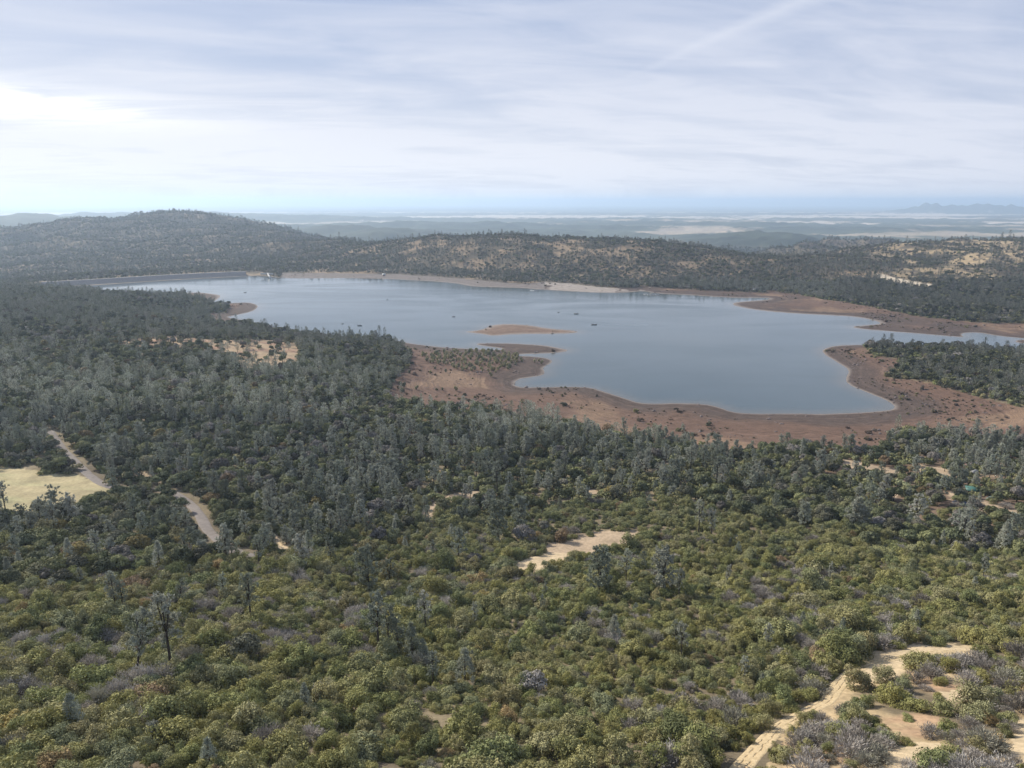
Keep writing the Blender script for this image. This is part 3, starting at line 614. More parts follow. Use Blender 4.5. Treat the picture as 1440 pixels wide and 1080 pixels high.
def dense_pine(H=8.0, W=2.0):
    g = Geo(); tr = Geo(); tr.tube([[0, 0, -.3], [0, 0, H * .5], [.05, 0, H * .97]], [.17, .11, .03], 6)
    for i in range(120):
        f_ = random.random() ** .8; z = H * (.10 + .88 * f_); r = W * (1 - f_) ** .65 * random.uniform(.65, 1.08); a = random.random() * 6.283
        c = np.array([math.cos(a) * r, math.sin(a) * r, z]); n = 22; dr = rdirs(n); dr[:, 2] += .35; P = c + dr * rng.uniform(.1, .5, (n, 1)); ax = dr + rdirs(n) * .3
        g.quads(P, np.cross(ax, rdirs(n)), ax, .06, rng.uniform(.15, .28, n), 0, np.clip(random.random() * .5 + rng.random(n) * .5, 0, 1))
        if i % 6 == 0: tr.tube([[0, 0, z - .3], c], [.035, .012], 3)
    return g, tr
def far_oak(R_=3.7, H=7.2, nl=9, per=26):
    g = Geo()
    for i in range(nl):
        d = rdirs(1)[0]; d[2] = abs(d[2]); k = random.uniform(.4, .72); c = np.array([d[0] * R_ * k, d[1] * R_ * k, H * .45 + d[2] * H * .38 * k]); lr = random.uniform(.34, .5) * R_
        dd_ = rdirs(per * 2); dd_ = dd_[dd_[:, 2] > -.6][:per]; n = len(dd_); P = c + dd_ * lr * rng.uniform(.8, 1.15, (n, 1)); s_ = rng.uniform(.32, .55, n)
        g.quads(P, dd_ + rdirs(n) * .5, rdirs(n), s_, s_, 0, np.clip(random.random() * .5 + rng.random(n) * .5, 0, 1))
    g.tube([[0, 0, -.5], [0, 0, H * .5]], [.3, .2], 4, 1)
    return g
def far_pine(H=12.0, W=2.3, n=210):
    g = Geo(); f_ = rng.random(n) ** .9; r = W * np.maximum(np.sin(np.pi * np.minimum(1, .20 + f_ * .72)), 0) ** .8 * rng.uniform(.2, 1.05, n); a = rng.random(n) * 6.283 
    P = np.stack([r * np.cos(a), r * np.sin(a), H * (.22 + .78 * f_)], 1); ax = np.stack([np.cos(a) * .6, np.sin(a) * .6, np.ones(n)], 1) + rdirs(n) * .4
    g.quads(P, np.cross(ax, rdirs(n)), ax, rng.uniform(.14, .24, n), rng.uniform(.32, .55, n), 0); g.tube([[0, 0, -.5], [0, 0, H * .9]], [.22, .06], 4, 1)
    return g
def joined(g, tr):
    j = Geo(); j.V = g.V + tr.V; j.F = g.F + [[i + g.n for i in f] for f in tr.F]; j.T = g.T + tr.T; j.M = g.M + [1] * len(tr.F); j.A = g.A + tr.A; j.n = g.n + tr.n; return j
LM = [M_leaf, M_bark]; NM = [M_needle, M_bark]
shrubs = [shrub(1.7, 2.3, 34, 120, (.035, .075)), shrub(1.9, 2.0, 40, 115, (.035, .075)), shrub(1.45, 2.5, 28, 120, (.035, .075)), shrub(1.9, 2.7, 44, 110, (.04, .08)), shrub(1.5, 1.8, 30, 110, (.035, .07)), shrub(1.65, 2.9, 34, 110, (.035, .075), 160)]
twigs = [twig_shrub(), twig_shrub(1.8, 1.6), twig_shrub(1.4, 1.8), twig_shrub(1.7, 1.5)]
oaks = [oak(), oak(4.0, 7.2), oak(3.3, 7.6), oak(3.7, 6.2), oak(3.0, 6.0, 20)]
pines = [pine(12, 3.3, 1.3, True, .22), pine(13, 2.7, .9), pine(12, 3.6, 1.2, True, .25), pine(13, 2.4, 1.1, False), pine(10.5, 3.2, 1.6, True, .12), pine(14.5, 3.1, .95, True, .36), dense_pine(8, 2.2), dense_pine(9, 2.1), pine(11, 3.2, 1.8, True, .08)]
shrub_me = [g.mesh("chaparral_shrub", LM) for g in shrubs]
twig_me = [g.mesh("dry_shrub", [M_leaf, M_twig]) for g in twigs]
oak_me = [(g.mesh("crown", LM), tr.mesh("trunk", [M_bark], True)) for g, tr in oaks]
pine_me = [(g.mesh("crown", NM), tr.mesh("trunk", [M_bark], True)) for g, tr in pines]
oak_j = [joined(*p).mesh("oak_tree", LM) for p in oaks]; pine_j = [joined(*p).mesh("gray_pine", NM) for p in pines]
oakf_me = [far_oak(*a).mesh("oak_tree", LM) for a in ((3.7, 7.2), (4.4, 6.6, 11), (3.0, 7.9), (3.4, 5.6), (2.5, 5.2, 6), (4.8, 7.2, 12), (3.2, 6.4), (2.8, 8.4))]
pinef_me = [far_pine(*a).mesh("gray_pine", NM) for a in ((10.5, 2.9), (12.5, 2.5), (9.5, 3.3, 260), (7.5, 2.9), (13.5, 2.1, 150), (11, 3.6, 280), (6.5, 2.2, 150), (9.5, 2.3, 130))]
shrubf_me = [shrub(1.7, 2.0, 10, 34, (.13, .22), 10).mesh("chaparral_shrub", LM) for _ in range(4)]

# ------------------------------------------------------------------ scattering
OLIVE = np.array([1.0, 1.0, 1.0]) * np.array([[.285,.268,.098],[.255,.250,.098],[.310,.282,.108],[.210,.220,.088],[.245,.245,.112],[.275,.245,.125],[.165,.182,.082],[.225,.235,.132]])
GREYS = np.array([[.290,.262,.232],[.330,.300,.268],[.250,.225,.195],[.270,.258,.205],[.360,.335,.305]])
RUST = np.array([[.300,.220,.110],[.250,.180,.110],[.320,.260,.105]])
OAKC = np.array([[.100,.112,.062],[.128,.140,.074],[.148,.158,.088],[.185,.192,.092],[.122,.120,.082]])
PINC = np.array([1.30, 1.28, 1.38]) * np.array([[.275,.290,.215],[.310,.318,.240],[.235,.255,.190],[.345,.348,.275],[.205,.222,.155]])
def grid(y0, y1, sp, lim=1.0, extra=75):
    y = np.arange(y0, y1, sp); P = []
    for yy in y:
        h = lim * yy + extra; x = np.arange(-h, h, sp); P.append(np.stack([x + rng.uniform(-.48, .48, len(x)) * sp, yy + rng.uniform(-.48, .48, len(x)) * sp], 1))
    P = np.concatenate(P); return P[:, 0], P[:, 1]
PTS = {k: [] for k in ('shrub', 'twig', 'oak', 'pine')}
def put(kind, x, y, z, sc_, tint, var):
    n = len(x); PTS[kind].append(np.concatenate([np.stack([x, y, z, sc_, rng.random(n) * 6.283, var], 1), tint], 1))
def prep(x, y):
    z, s = height(x, y, True); px, py, d = project(x, y, z)
    mg = np.where(y < 700, 620, 380); k = (px > -mg) & (px < 1440 + mg) & (py < 1700) & (s > 5); x, y, z, s = x[k], y[k], z[k], s[k]
    M = masks(x, y, z, s); px, py, d = project(x, y, z)
    bad = (line_dist(x, y, road_c) < 4.6) | (line_dist(x, y, track_c) < 2.5 + .8 * fbm(x, y, 7, 180, 2)) | M['field'] | ((M['clear'] | M['cut']) & (rng.random(len(x)) < .975))
    bad |= (y > 1200) & (y < 1900) & (x < -500) & (line_dist(x, y, dam_line) < 42)
    bad |= M['shore'] | ((px > 640) & (px < 830) & (py > 440) & (py < 480) & (y < 1000))
    k = ~bad; return x[k], y[k], z[k], s[k], {a: b_[k] for a, b_ in M.items()}, px[k], py[k], np.sqrt(x[k] ** 2 + y[k] ** 2 + (CZ - z[k]) ** 2)
def pick(pal, n, jit=.14): return np.clip(pal[rng.integers(0, len(pal), n)] * (1 + rng.normal(size=(n, 1)) * jit), .02, .6)
# shrubs of the near slope
x, y = grid(40, 300, 2.55); x, y, z, s, M, px, py, d = prep(x, y)
N1 = fbm(x, y, 38, 101, 4); N2 = fbm(x, y, 16, 102, 3); N3 = fbm(x, y, 60, 103, 3); r = rng.random(len(x))
den = np.where(M['chap'], .90 - .25 * (N2 > .42), .82); den = np.where(M['sandy'], np.clip(.86 + N2 * 1.0, .30, .97), den); den = np.where(M['sparse'], .22, den)
k = r < den; x, y, z, M, px, py, d, N1, N2, N3, r = x[k], y[k], z[k], {a: b_[k] for a, b_ in M.items()}, px[k], py[k], d[k], N1[k], N2[k], N3[k], rng.random(k.sum())
rightlow = sstep(700, 1250, px) * sstep(850, 980, py)
grey = r < np.clip(.045 + .20 * (N1 > .30) + .22 * rightlow * (N2 > -.1) + .34 * M['sandy'], 0, .85)
rust = (~grey) & (rng.random(len(x)) < .012 + .03 * (N3 > .35) + .03 * (px < 300))
tint = pick(OLIVE, len(x)); yel = sstep(.0, .45, N2)[:, None]; tint = np.minimum(tint, [[.275, .258, .14]]); tint = tint * (1 - .35 * yel) + np.array([.265, .250, .098]) * .35 * yel
up = sstep(820, 700, py)[:, None]; tint = tint * (1 - .45 * up) + np.array([.205, .215, .120]) * .45 * up
tint[grey] = pick(GREYS, grey.sum()); tint[rust] = pick(RUST, rust.sum())
scl = np.clip(np.exp(rng.normal(size=len(x)) * .36) * .97, .42, 2.2) * (1 + .3 * N1); k = grey
put('twig', x[k], y[k], z[k] - .1, np.clip(scl[k], .6, 1.5) * 1.1, tint[k], rng.integers(0, 4, k.sum())); k = ~k
put('shrub', x[k], y[k], z[k] - .15, scl[k], tint[k] * 1.06, rng.integers(0, 6, k.sum()))
x, y = grid(40, 235, 2.0); x, y, z, s, M, px, py, d = prep(x, y); k = M['chap'] & (~M['sandy']) & (rng.random(len(x)) < .62); x, y, z = x[k], y[k], z[k]
put('shrub', x, y, z - .2, rng.uniform(.30, .62, len(x)), pick(OLIVE, len(x)) * .85, rng.integers(0, 6, len(x)))
# undergrowth further off
x, y = grid(300, 1200, 5.0); x, y, z, s, M, px, py, d = prep(x, y); k = rng.random(len(x)) < np.where(M['meadow'], .06, np.where(M['sparse'], .45, .75))
x, y, z, px, py = x[k], y[k], z[k], px[k], py[k]; t_ = pick(np.concatenate([OLIVE[3:], OAKC]), len(x)); 
near = (y < 560) & (px > 560) & (fbm(x, y, 60, 140, 3) > .0); t_[near] = t_[near] * .5 + np.array([.24, .235, .11]) * .5
put('shrub', x, y, z - .2, rng.uniform(1.1, 2.1, len(x)), t_, 6 + rng.integers(0, 4, len(x)))
# woodland on this side of the lake
x, y = grid(120, 1330, 4.9); x, y, z, s, M, px, py, d = prep(x, y); n = len(x)
N1 = fbm(x, y, 70, 111, 4); N2 = fbm(x, y, 28, 112, 3); r = rng.random(n)
den = np.where(M['chap'], .026 + .035 * (N1 > .2), np.clip(1.02 + 1.1 * np.minimum(N2 + .12, 0) + .6 * np.minimum(N1 + .1, 0), .22, .98)); den = np.where(M['meadow'], .12 + .35 * (N2 > .05), den); den = np.where(M['sparse'], np.clip(.55 + .8 * N2, .18, .9), den); den = np.where(M['sandy'], 0.0, den)
edge = (~M['chap']) & (px > 560) & (py > 650) & (py < 760) & (N1 > .0); den = np.where(edge, .42, den)
k = r < den; x, y, z, M, px, py, N1, N2, d = x[k], y[k], z[k], {a: b_[k] for a, b_ in M.items()}, px[k], py[k], N1[k], N2[k], d[k]; n = len(x); r = rng.random(n)
isp = r < np.where(M['chap'], .93, np.clip(.40 + .70 * N1, .08, .88)); lod = y > 420
tp = pick(PINC, n); to = pick(OAKC, n); rr_ = rng.random(n) < .03 + .10 * M['sparse'] + .03 * (px < 260); to[rr_] = pick(RUST, rr_.sum()) * .7
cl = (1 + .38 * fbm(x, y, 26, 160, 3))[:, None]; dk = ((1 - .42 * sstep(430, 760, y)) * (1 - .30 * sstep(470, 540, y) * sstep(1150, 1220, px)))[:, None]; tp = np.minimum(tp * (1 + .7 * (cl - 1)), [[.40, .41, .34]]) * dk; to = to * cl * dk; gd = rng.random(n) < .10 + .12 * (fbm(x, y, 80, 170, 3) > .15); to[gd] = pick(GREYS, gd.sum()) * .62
ol = (rng.random(n) < .35) & (N2 > 0.05); to[ol] = to[ol] * .5 + np.array([.22, .22, .095]) * .5
sp_ = np.clip(rng.normal(size=n) * .17 + .80, .4, 1.12) * np.where(M['chap'], .62, 1); vi = np.where(M['chap'], rng.choice([3, 5, 6, 7, 1, 6], n), rng.integers(0, 9, n)); so_ = rng.uniform(.55, 1.08, n) * np.where(M['sparse'], .85, 1)
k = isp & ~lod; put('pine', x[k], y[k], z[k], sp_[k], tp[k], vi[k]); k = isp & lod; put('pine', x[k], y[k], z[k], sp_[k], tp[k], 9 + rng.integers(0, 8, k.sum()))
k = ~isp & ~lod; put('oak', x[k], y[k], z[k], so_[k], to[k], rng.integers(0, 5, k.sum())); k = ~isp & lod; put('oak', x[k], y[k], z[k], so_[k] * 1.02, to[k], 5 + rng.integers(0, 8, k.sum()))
# hills across the lake and beyond the dam
def hill(y0, y1, spc, big):
    x, y = grid(y0, y1, spc, .92); z, s = height(x, y, True); px, py, d = project(x, y, z)
    x, y, z, s, M, px, py, d = prep(x, y); n = len(x); N1 = fbm(x, y, 60, 60, 4); N2 = fbm(x, y, 150, 121, 3); N3 = fbm(x, y, 24, 122, 2)
    k = (s > 4); den = np.clip(.78 - .70 * N1 + .6 * N3, .12, .97); bigh = (px < 560) & (y > 1600); den = np.where(bigh, np.clip(den + .30, .6, .99), den)
    den = np.where(M['pale'], np.clip(.40 - .9 * N1 + .7 * N3, .06, .88), den); low = sstep(1650, 1350, y); den = np.clip(den + .25 * low * (~M['pale']), 0, .97)
    k &= rng.random(n) < den; x, y, z, px, N2 = x[k], y[k], z[k], px[k], N2[k]; n = len(x); r = rng.random(n); isp = r < np.clip(.38 + .5 * N2, .12, .8)
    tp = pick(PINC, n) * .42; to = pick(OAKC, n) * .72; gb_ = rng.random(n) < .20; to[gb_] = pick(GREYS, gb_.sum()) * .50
    sc_ = np.clip(np.exp(rng.normal(size=n) * .26) * .86, .4, 1.5) * big
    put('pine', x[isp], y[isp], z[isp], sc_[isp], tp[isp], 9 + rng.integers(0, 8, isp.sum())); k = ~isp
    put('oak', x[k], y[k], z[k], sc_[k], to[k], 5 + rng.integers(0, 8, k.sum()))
hill(1250, 2150, 7.0, .92); hill(2150, 3600, 9.6, 1.15)
PT = {k: np.concatenate(v) for k, v in PTS.items()}

# ------------------------------------------------------------------ labels: look, then nearness to a landmark one can find
LAND = [((40,690),"the dry grass field"),((118,655),"the gravel road's upper bend"),((275,720),"the gravel road's lower bend"),((810,772),"the pale clearing"),((640,708),"the brown mid-slope clearing"),((855,693),"the bare strip in woods"),
        ((1275,925),"the bend of the sandy track"),((1090,1030),"the straight rutted track end"),((1365,687),"the green-roofed shed"),((1372,963),"the sand beyond the bend"),((1290,1065),"the sand patch bottom edge"),
        ((241,900),"the tallest bare-stemmed pine"),((354,850),"the lone thin pine"),((168,840),"the two thin pines"),((545,890),"the small red earth patch"),((599,855),"the bare-stemmed middle pine"),((654,940),"the lone dome-topped pine"),
        ((106,1010),"the dense young pine"),((296,1060),"the pale young pine"),((880,800),"the row of four tall pines"),((863,888),"the bluish pine"),((1195,725),"the pale leaning pine"),
        ((1345,735),"the pine by the tarpaulin"),((525,800),"the large leaning wispy pine"),((90,715),"the twisted field-edge pines"),((800,1075),"the photo's bottom edge"),((1410,760),"the dark conical pine"),((1060,625),"the sandy lakeshore strip")]
seen_labels = set(); label_jobs = []
ORD = ["nearest", "second nearest", "third nearest", "fourth nearest", "fifth nearest", "sixth nearest", "seventh nearest", "eighth nearest", "ninth nearest", "tenth nearest", "eleventh nearest", "twelfth nearest"] + [f"{q} nearest" for q in ("thirteenth", "fourteenth", "fifteenth", "sixteenth", "seventeenth", "eighteenth", "nineteenth", "twentieth")] + [f"twenty-{q} nearest" for q in ("first", "second", "third", "fourth", "fifth", "sixth", "seventh", "eighth", "ninth")] + [f"thirty-{q} nearest" for q in ("first", "second", "third", "fourth", "fifth", "sixth", "seventh", "eighth", "ninth")]
def want_label(o, look, px, py):
    best = min(LAND, key=lambda L: math.hypot(px - L[0][0], (py - L[0][1]) * 1.3)); dx_, dy_ = px - best[0][0], (py - best[0][1]) * 1.3
    side = ("right of" if dx_ > 0 else "left of") if abs(dx_) > abs(dy_) else ("below" if dy_ > 0 else "above")
    label_jobs.append((look, side, best[1], math.hypot(dx_, dy_), o))
def settle_labels():
    by = {}
    for j in label_jobs: by.setdefault(j[:3], []).append(j)
    for (look, side, lm), L in by.items():
        L.sort(key=lambda j: j[3])
        for i, j in enumerate(L): j[4]['label'] = f"{look}, {ORD[min(i, len(ORD) - 1)]} {side} {lm}"
def colword(c, kind):
    r_, g_, b_ = c; l = (r_ + g_ + b_) / 3; sat = (max(c) - min(c)) / max(c)
    if kind == 'pine': return "pale grey-green" if l > .37 else "grey-green" if l > .31 else "dark grey-green"
    if r_ > g_ * 1.22 and sat > .40: return "rusty brown"
    if sat < .36 and l > .19: return "pale grey" if l > .29 else "purplish grey"
    if r_ > .29: return "yellow-olive"
    if l < .15: return "dark green"
    return "olive green" if g_ > .225 else "deep olive"
def put_tint(o, c): o['tint'] = [float(v) for v in c]
def make_tree(kind, meshes, v, loc, rz, s_, tint, label, cat, group, lean=(0, 0)):
    t_ = empty(kind, loc, rz); t_.rotation_euler = (lean[0], lean[1], rz); t_.scale = (s_, s_, s_)
    cr = link("crown", meshes[v][0], t_); put_tint(cr, tint); link("trunk", meshes[v][1], t_)
    return tag(t_, label, cat, group)

# tall pines that stand out singly in the photograph: base px, top py, kind, lean
HERO = [(241,943,850,5,0,"tall dark-stemmed pine with thin grey crown, left of the lower slope"),(192,952,872,5,.20,"slender pine leaning right, left of the tallest bare-stemmed pine"),(248,858,812,1,.30,"thin pine leaning right behind the tallest bare-stemmed pine"),
        (354,880,812,5,0,"lone thin pine with bare dark stem right of the leaning pair"),(163,858,812,3,0,"left one of two thin pines standing close together in olive scrub"),(173,860,818,1,0.05,"right one of two thin pines standing close together in olive scrub"),
        (533,919,838,5,0,"tall sparse pine growing from the small red earth patch"),(547,914,850,1,0,"grey pine just right of the sparse pine on the red earth"),(560,913,862,0,0,"bushy grey pine on the right edge of the red earth patch"),
        (599,886,828,1,-.04,"bare-stemmed pine behind and above the narrow grey pine"),(580,930,878,7,0,"narrow dense grey-green pine right of the red earth patch"),(595,934,902,6,0,"small round-topped dense pine touching the narrow grey pine"),
        (654,962,917,6,0,"dense dome-topped grey pine alone in olive scrub"),(106,1032,990,6,0,"dense dark grey-green young pine in the lower left thicket"),(217,1052,1020,8,0,"small wispy pine near the bottom left edge"),(296,1082,1048,6,0,"pale young pine cut by the bottom edge"),
        (430,1000,965,7,0,"small pale pine spire in the lower left slope"),(842,838,768,4,0,"left one of four tall pines right of the pale clearing"),(880,822,768,1,0,"thin second pine of the row right of the pale clearing"),(905,806,776,3,0,"small third pine of the row right of the pale clearing"),
        (932,833,766,8,0,"broad rightmost pine of the row right of the pale clearing"),(863,905,868,6,0,"bluish pine amid olive shrubs below the row of four pines"),(520,832,768,4,-.06,"large leaning wispy pine left of the middle slope"),(548,823,785,2,0,"broad grey pine beside the large leaning wispy pine"),
        (466,800,752,1,0,"tall pine right of the gravel road end"),(428,800,748,0,0,"grey pine directly right of the gravel road end"),(365,800,755,5,0,"bare-stemmed pine where the gravel road ends"),(70,738,690,2,.22,"twisted pine leaning right at the edge of the dry field"),
        (103,742,694,0,.1,"dark open pine at the lower edge of the dry field"),(982,752,703,5,0,"thin pine at the left end of the pale pine group above the chaparral"),(1000,754,712,1,0,"spindly pine right beside the thin pine above the chaparral"),(1195,745,700,4,.18,"pale grey pine leaning right at the chaparral's upper edge"),
        (1285,742,700,2,.1,"pale grey spreading pine centre of the upper chaparral edge"),(1345,756,715,2,.15,"grey pine leaning right below the blue tarpaulin"),(1410,778,742,6,0,"dark conical pine near the right edge above the chaparral"),(645,790,742,2,0,"broad grey pine left of the pale clearing"),
        (730,745,690,8,0,"tall grey pine standing above the pale clearing"),(700,760,700,4,0,"leaning grey pine above and left of the pale clearing"),(1432,755,725,1,0,"thin pine at the right edge beside the brown slope"),(1130,742,706,4,0,"grey pine clump member above the yellow-olive slope")]
protoH = {0:13,1:14,2:12,3:13,4:11,5:14.5,6:8,7:9.5,8:12}
hero_xy = []
for (px, py, ty, v, ln, lab) in HERO:
    X, Y, Z = ground_at(px, py); d_ = math.sqrt(X * X + Y * Y + (CZ - Z) ** 2); c_ = math.cos(math.atan2(CZ - Z, Y))
    Ht = min(max((py - ty) * d_ * math.sqrt(1 + ((py - 540) / F) ** 2 * 0) / F / max(c_, .5) * .93, 3.5), 17); hero_xy.append((X, Y))
    make_tree("gray_pine", pine_me, v, (X, Y, Z), random.random() * 6.28 if ln == 0 else 0, Ht / protoH[v], PINC[random.randrange(5)] * random.uniform(.85, 1.1), lab, "pine", "foothill pines rising from the scrub", (0, ln)); seen_labels.add(lab)
hero_xy = np.array(hero_xy)

# ------------------------------------------------------------------ the 300 largest of each kind singly, the rest as one mass per kind
RAD = {'shrub': 1.7, 'twig': 1.6, 'oak': 3.6, 'pine': 4.5}
def split(kind, nmax):
    A = PT[kind]; px, py, dp = project(A[:, 0], A[:, 1], A[:, 2]); size = RAD[kind] * A[:, 3] / dp
    ok = (px > 12) & (px < 1428) & (py < 1074 + (RAD[kind] * A[:, 3] / dp * F) * .4); ok &= A[:, 1] < 420
    if kind in ('shrub', 'twig', 'oak'):
        hd = np.min(np.hypot(A[:, None, 0] - hero_xy[None, :, 0], A[:, None, 1] - hero_xy[None, :, 1]), 1); drop = (hd < 1.0) if kind != 'oak' else (hd < 3.0)
    else:
        hd = np.min(np.hypot(A[:, None, 0] - hero_xy[None, :, 0], A[:, None, 1] - hero_xy[None, :, 1]), 1); drop = hd < 4.0
    idx = np.nonzero(ok & ~drop)[0]; idx = idx[np.argsort(-size[idx])][:nmax]; m_ = np.zeros(len(A), bool); m_[idx] = True
    return A[m_], px[m_], py[m_], A[~m_ & ~drop]
def stuff(name, P, protos, label, cat):
    me = bpy.data.meshes.new(name); me.vertices.add(len(P)); me.vertices.foreach_set('co', P[:, :3].astype(np.float32).ravel())
    for nm, ty, v in (('scl', 'FLOAT', P[:, 3]), ('rz', 'FLOAT', P[:, 4])): a = me.attributes.new(nm, ty, 'POINT'); a.data.foreach_set('value', v.astype(np.float32))
    a = me.attributes.new('pick', 'INT', 'POINT'); a.data.foreach_set('value', P[:, 5].astype(np.int32))
    a = me.attributes.new('tint', 'FLOAT_COLOR', 'POINT'); a.data.foreach_set('color', np.concatenate([P[:, 6:9], np.ones((len(P), 1))], 1).astype(np.float32).ravel())
    o = link(name, me); tag(o, label, cat, kind='stuff')
    pc = bpy.data.collections.new(name + "_kinds")
    for i, pm in enumerate(protos):
        q_ = bpy.data.objects.new(f"{name}_plant_{i:02d}", pm); pc.objects.link(q_)
    ng = bpy.data.node_groups.new(name, 'GeometryNodeTree'); ng.interface.new_socket("Geometry", in_out='INPUT', socket_type='NodeSocketGeometry'); ng.interface.new_socket("Geometry", in_out='OUTPUT', socket_type='NodeSocketGeometry')
    t = NT(ng); gi = t.new('NodeGroupInput'); go = t.new('NodeGroupOutput'); ip = t.new('GeometryNodeInstanceOnPoints')
    ci = t.new('GeometryNodeCollectionInfo'); ci.inputs['Collection'].default_value = pc; ci.inputs['Separate Children'].default_value = True; ci.inputs['Reset Children'].default_value = True
    def na(nm, ty): n = t.new('GeometryNodeInputNamedAttribute', data_type=ty); n.inputs['Name'].default_value = nm; return n.outputs[0]
    t.link(gi.outputs[0], ip.inputs['Points']); t.link(ci.outputs[0], ip.inputs['Instance']); ip.inputs['Pick Instance'].default_value = True; t.link(na('pick', 'INT'), ip.inputs['Instance Index'])
    t.link(t.xyz(0.0, 0.0, na('rz', 'FLOAT')), ip.inputs['Rotation']); sc_ = na('scl', 'FLOAT'); rz_ = na('rz', 'FLOAT'); wa = t.math('MULTIPLY_ADD', t.math('SINE', t.math('MULTIPLY', rz_, 37.0)), .20, 1.0); wb = t.math('MULTIPLY_ADD', t.math('SINE', t.math('MULTIPLY', rz_, 91.0)), .22, 1.0); t.link(t.xyz(t.math('MULTIPLY', sc_, wa), t.math('DIVIDE', sc_, wa), t.math('MULTIPLY', sc_, wb)), ip.inputs['Scale']); t.link(ip.outputs[0], go.inputs[0])
    md = o.modifiers.new("scatter", 'NODES'); md.node_group = ng
    return o
for kind, nm, cat in (('shrub', 'chaparral_shrub', 'shrub'), ('twig', 'dry_shrub', 'dry shrub')):
    A, px, py, rest = split(kind, 300); meshes = shrub_me if kind == 'shrub' else twig_me
    for i, r_ in enumerate(A):
        v = int(r_[5]) % len(meshes); o = link(nm, meshes[v]); o.location = r_[:3]; o.rotation_euler = (0, 0, r_[4]); f_ = 1 + .12 * random.uniform(-1, 1); o.scale = (r_[3] * f_, r_[3] / f_, r_[3] * random.uniform(.9, 1.15)); put_tint(o, r_[6:9])
        size = "large" if r_[3] > 1.05 else "small" if r_[3] < .75 else "mid-sized"
        want_label(o, f"{size} {colword(r_[6:9], kind)} {'twiggy shrub' if kind == 'twig' else 'shrub'}", px[i], py[i]); tag(o, None, cat, "dry grey shrubs on the near slope" if kind == 'twig' else "evergreen shrubs on the near slope")
    if kind == 'shrub': stuff("chaparral", rest, shrub_me + shrubf_me, "dense olive green chaparral covering the near slope behind the nearest shrubs", "chaparral")
    else: stuff("dry_scrub", rest, twig_me, "grey twiggy scrub scattered through the olive chaparral further up", "scrub")
for kind, nm, cat, ms, far, full in (('oak', 'oak_tree', 'oak tree', oak_me, oakf_me, oak_j), ('pine', 'gray_pine', 'pine', pine_me, pinef_me, pine_j)):
    A, px, py, rest = split(kind, 300 if kind == 'oak' else 260)
    for i, r_ in enumerate(A):
        v = int(r_[5]) % len(ms); size = "large" if r_[3] > .9 else "small" if r_[3] < .7 else "mid-sized"
        form = "rounded oak" if kind == 'oak' else ("dense conical pine" if v in (6, 7) else "open wispy pine")
        o = make_tree(nm, ms, v, tuple(r_[:3]), r_[4], r_[3], r_[6:9], None, cat, "oaks in the valley woodland" if kind == 'oak' else "pines in the valley woodland")
        want_label(o, f"{size} {colword(r_[6:9], kind)} {form}", px[i], py[i])
    stuff("oak_woodland" if kind == 'oak' else "pine_woodland", rest, full + far, "dark green oak woodland covering the shores and hills round the lake" if kind == 'oak' else "grey-green pine woodland mixed through the oaks round the lake", "woodland")

# ------------------------------------------------------------------ willows and scrub on the bare shore
def willow(R_=1.7, H=4.0):
    g = Geo()
    for i in range(16):
        a = random.random() * 6.283; r = R_ * math.sqrt(random.random()) * .62; z = H * random.uniform(.30, .86) * (1 - .25 * r / R_); c = np.array([r * math.cos(a), r * math.sin(a), z]); n = 60
        if i % 2 == 0: g.tube([[0, 0, -.2], c * [.4, .4, .5], c], [.08, .05, .02], 4, 1)
        d = rdirs(n); P = c + d * [.55, .55, .85] * rng.uniform(.75, 1.15, (n, 1)); g.quads(P, d * .8 + rdirs(n) * .6, rdirs(n), .13, .19, 0, np.clip(random.random() * .5 + rng.random(n) * .5, 0, 1))
    return g
will_me = [willow(2.1, 4.2).mesh("willow_shrub", LM), willow(2.3, 3.8).mesh("willow_shrub", LM), willow(1.5, 4.4).mesh("willow_shrub", LM)]
WIL = [(590,498),(620,494),(660,493),(700,494),(728,500),(736,508),(728,516),(700,524),(672,526),(648,521),(625,515),(600,510)]
x, y = grid(640, 800, 5.6, .25, 0); z = height(x, y); px, py, d = project(x, y, z); k = mpoly(px, py, WIL) & (rng.random(len(x)) < .80); wl_ = list(zip(x[k], y[k], z[k], px[k], py[k]))
for a in [(575,525),(605,526),(568,545),(566,551),(572,556),(586,548),(614,549),(622,549),(641,550),(757,508),(752,510),(762,512),(612,519),(627,524),(690,530),(562,541),(560,548)]:
    X, Y, Z = ground_at(*a); wl_.append((X, Y, Z, a[0], a[1]))
WORDS = [("leafy", 0), ("slim", 1), ("wide", 2)]
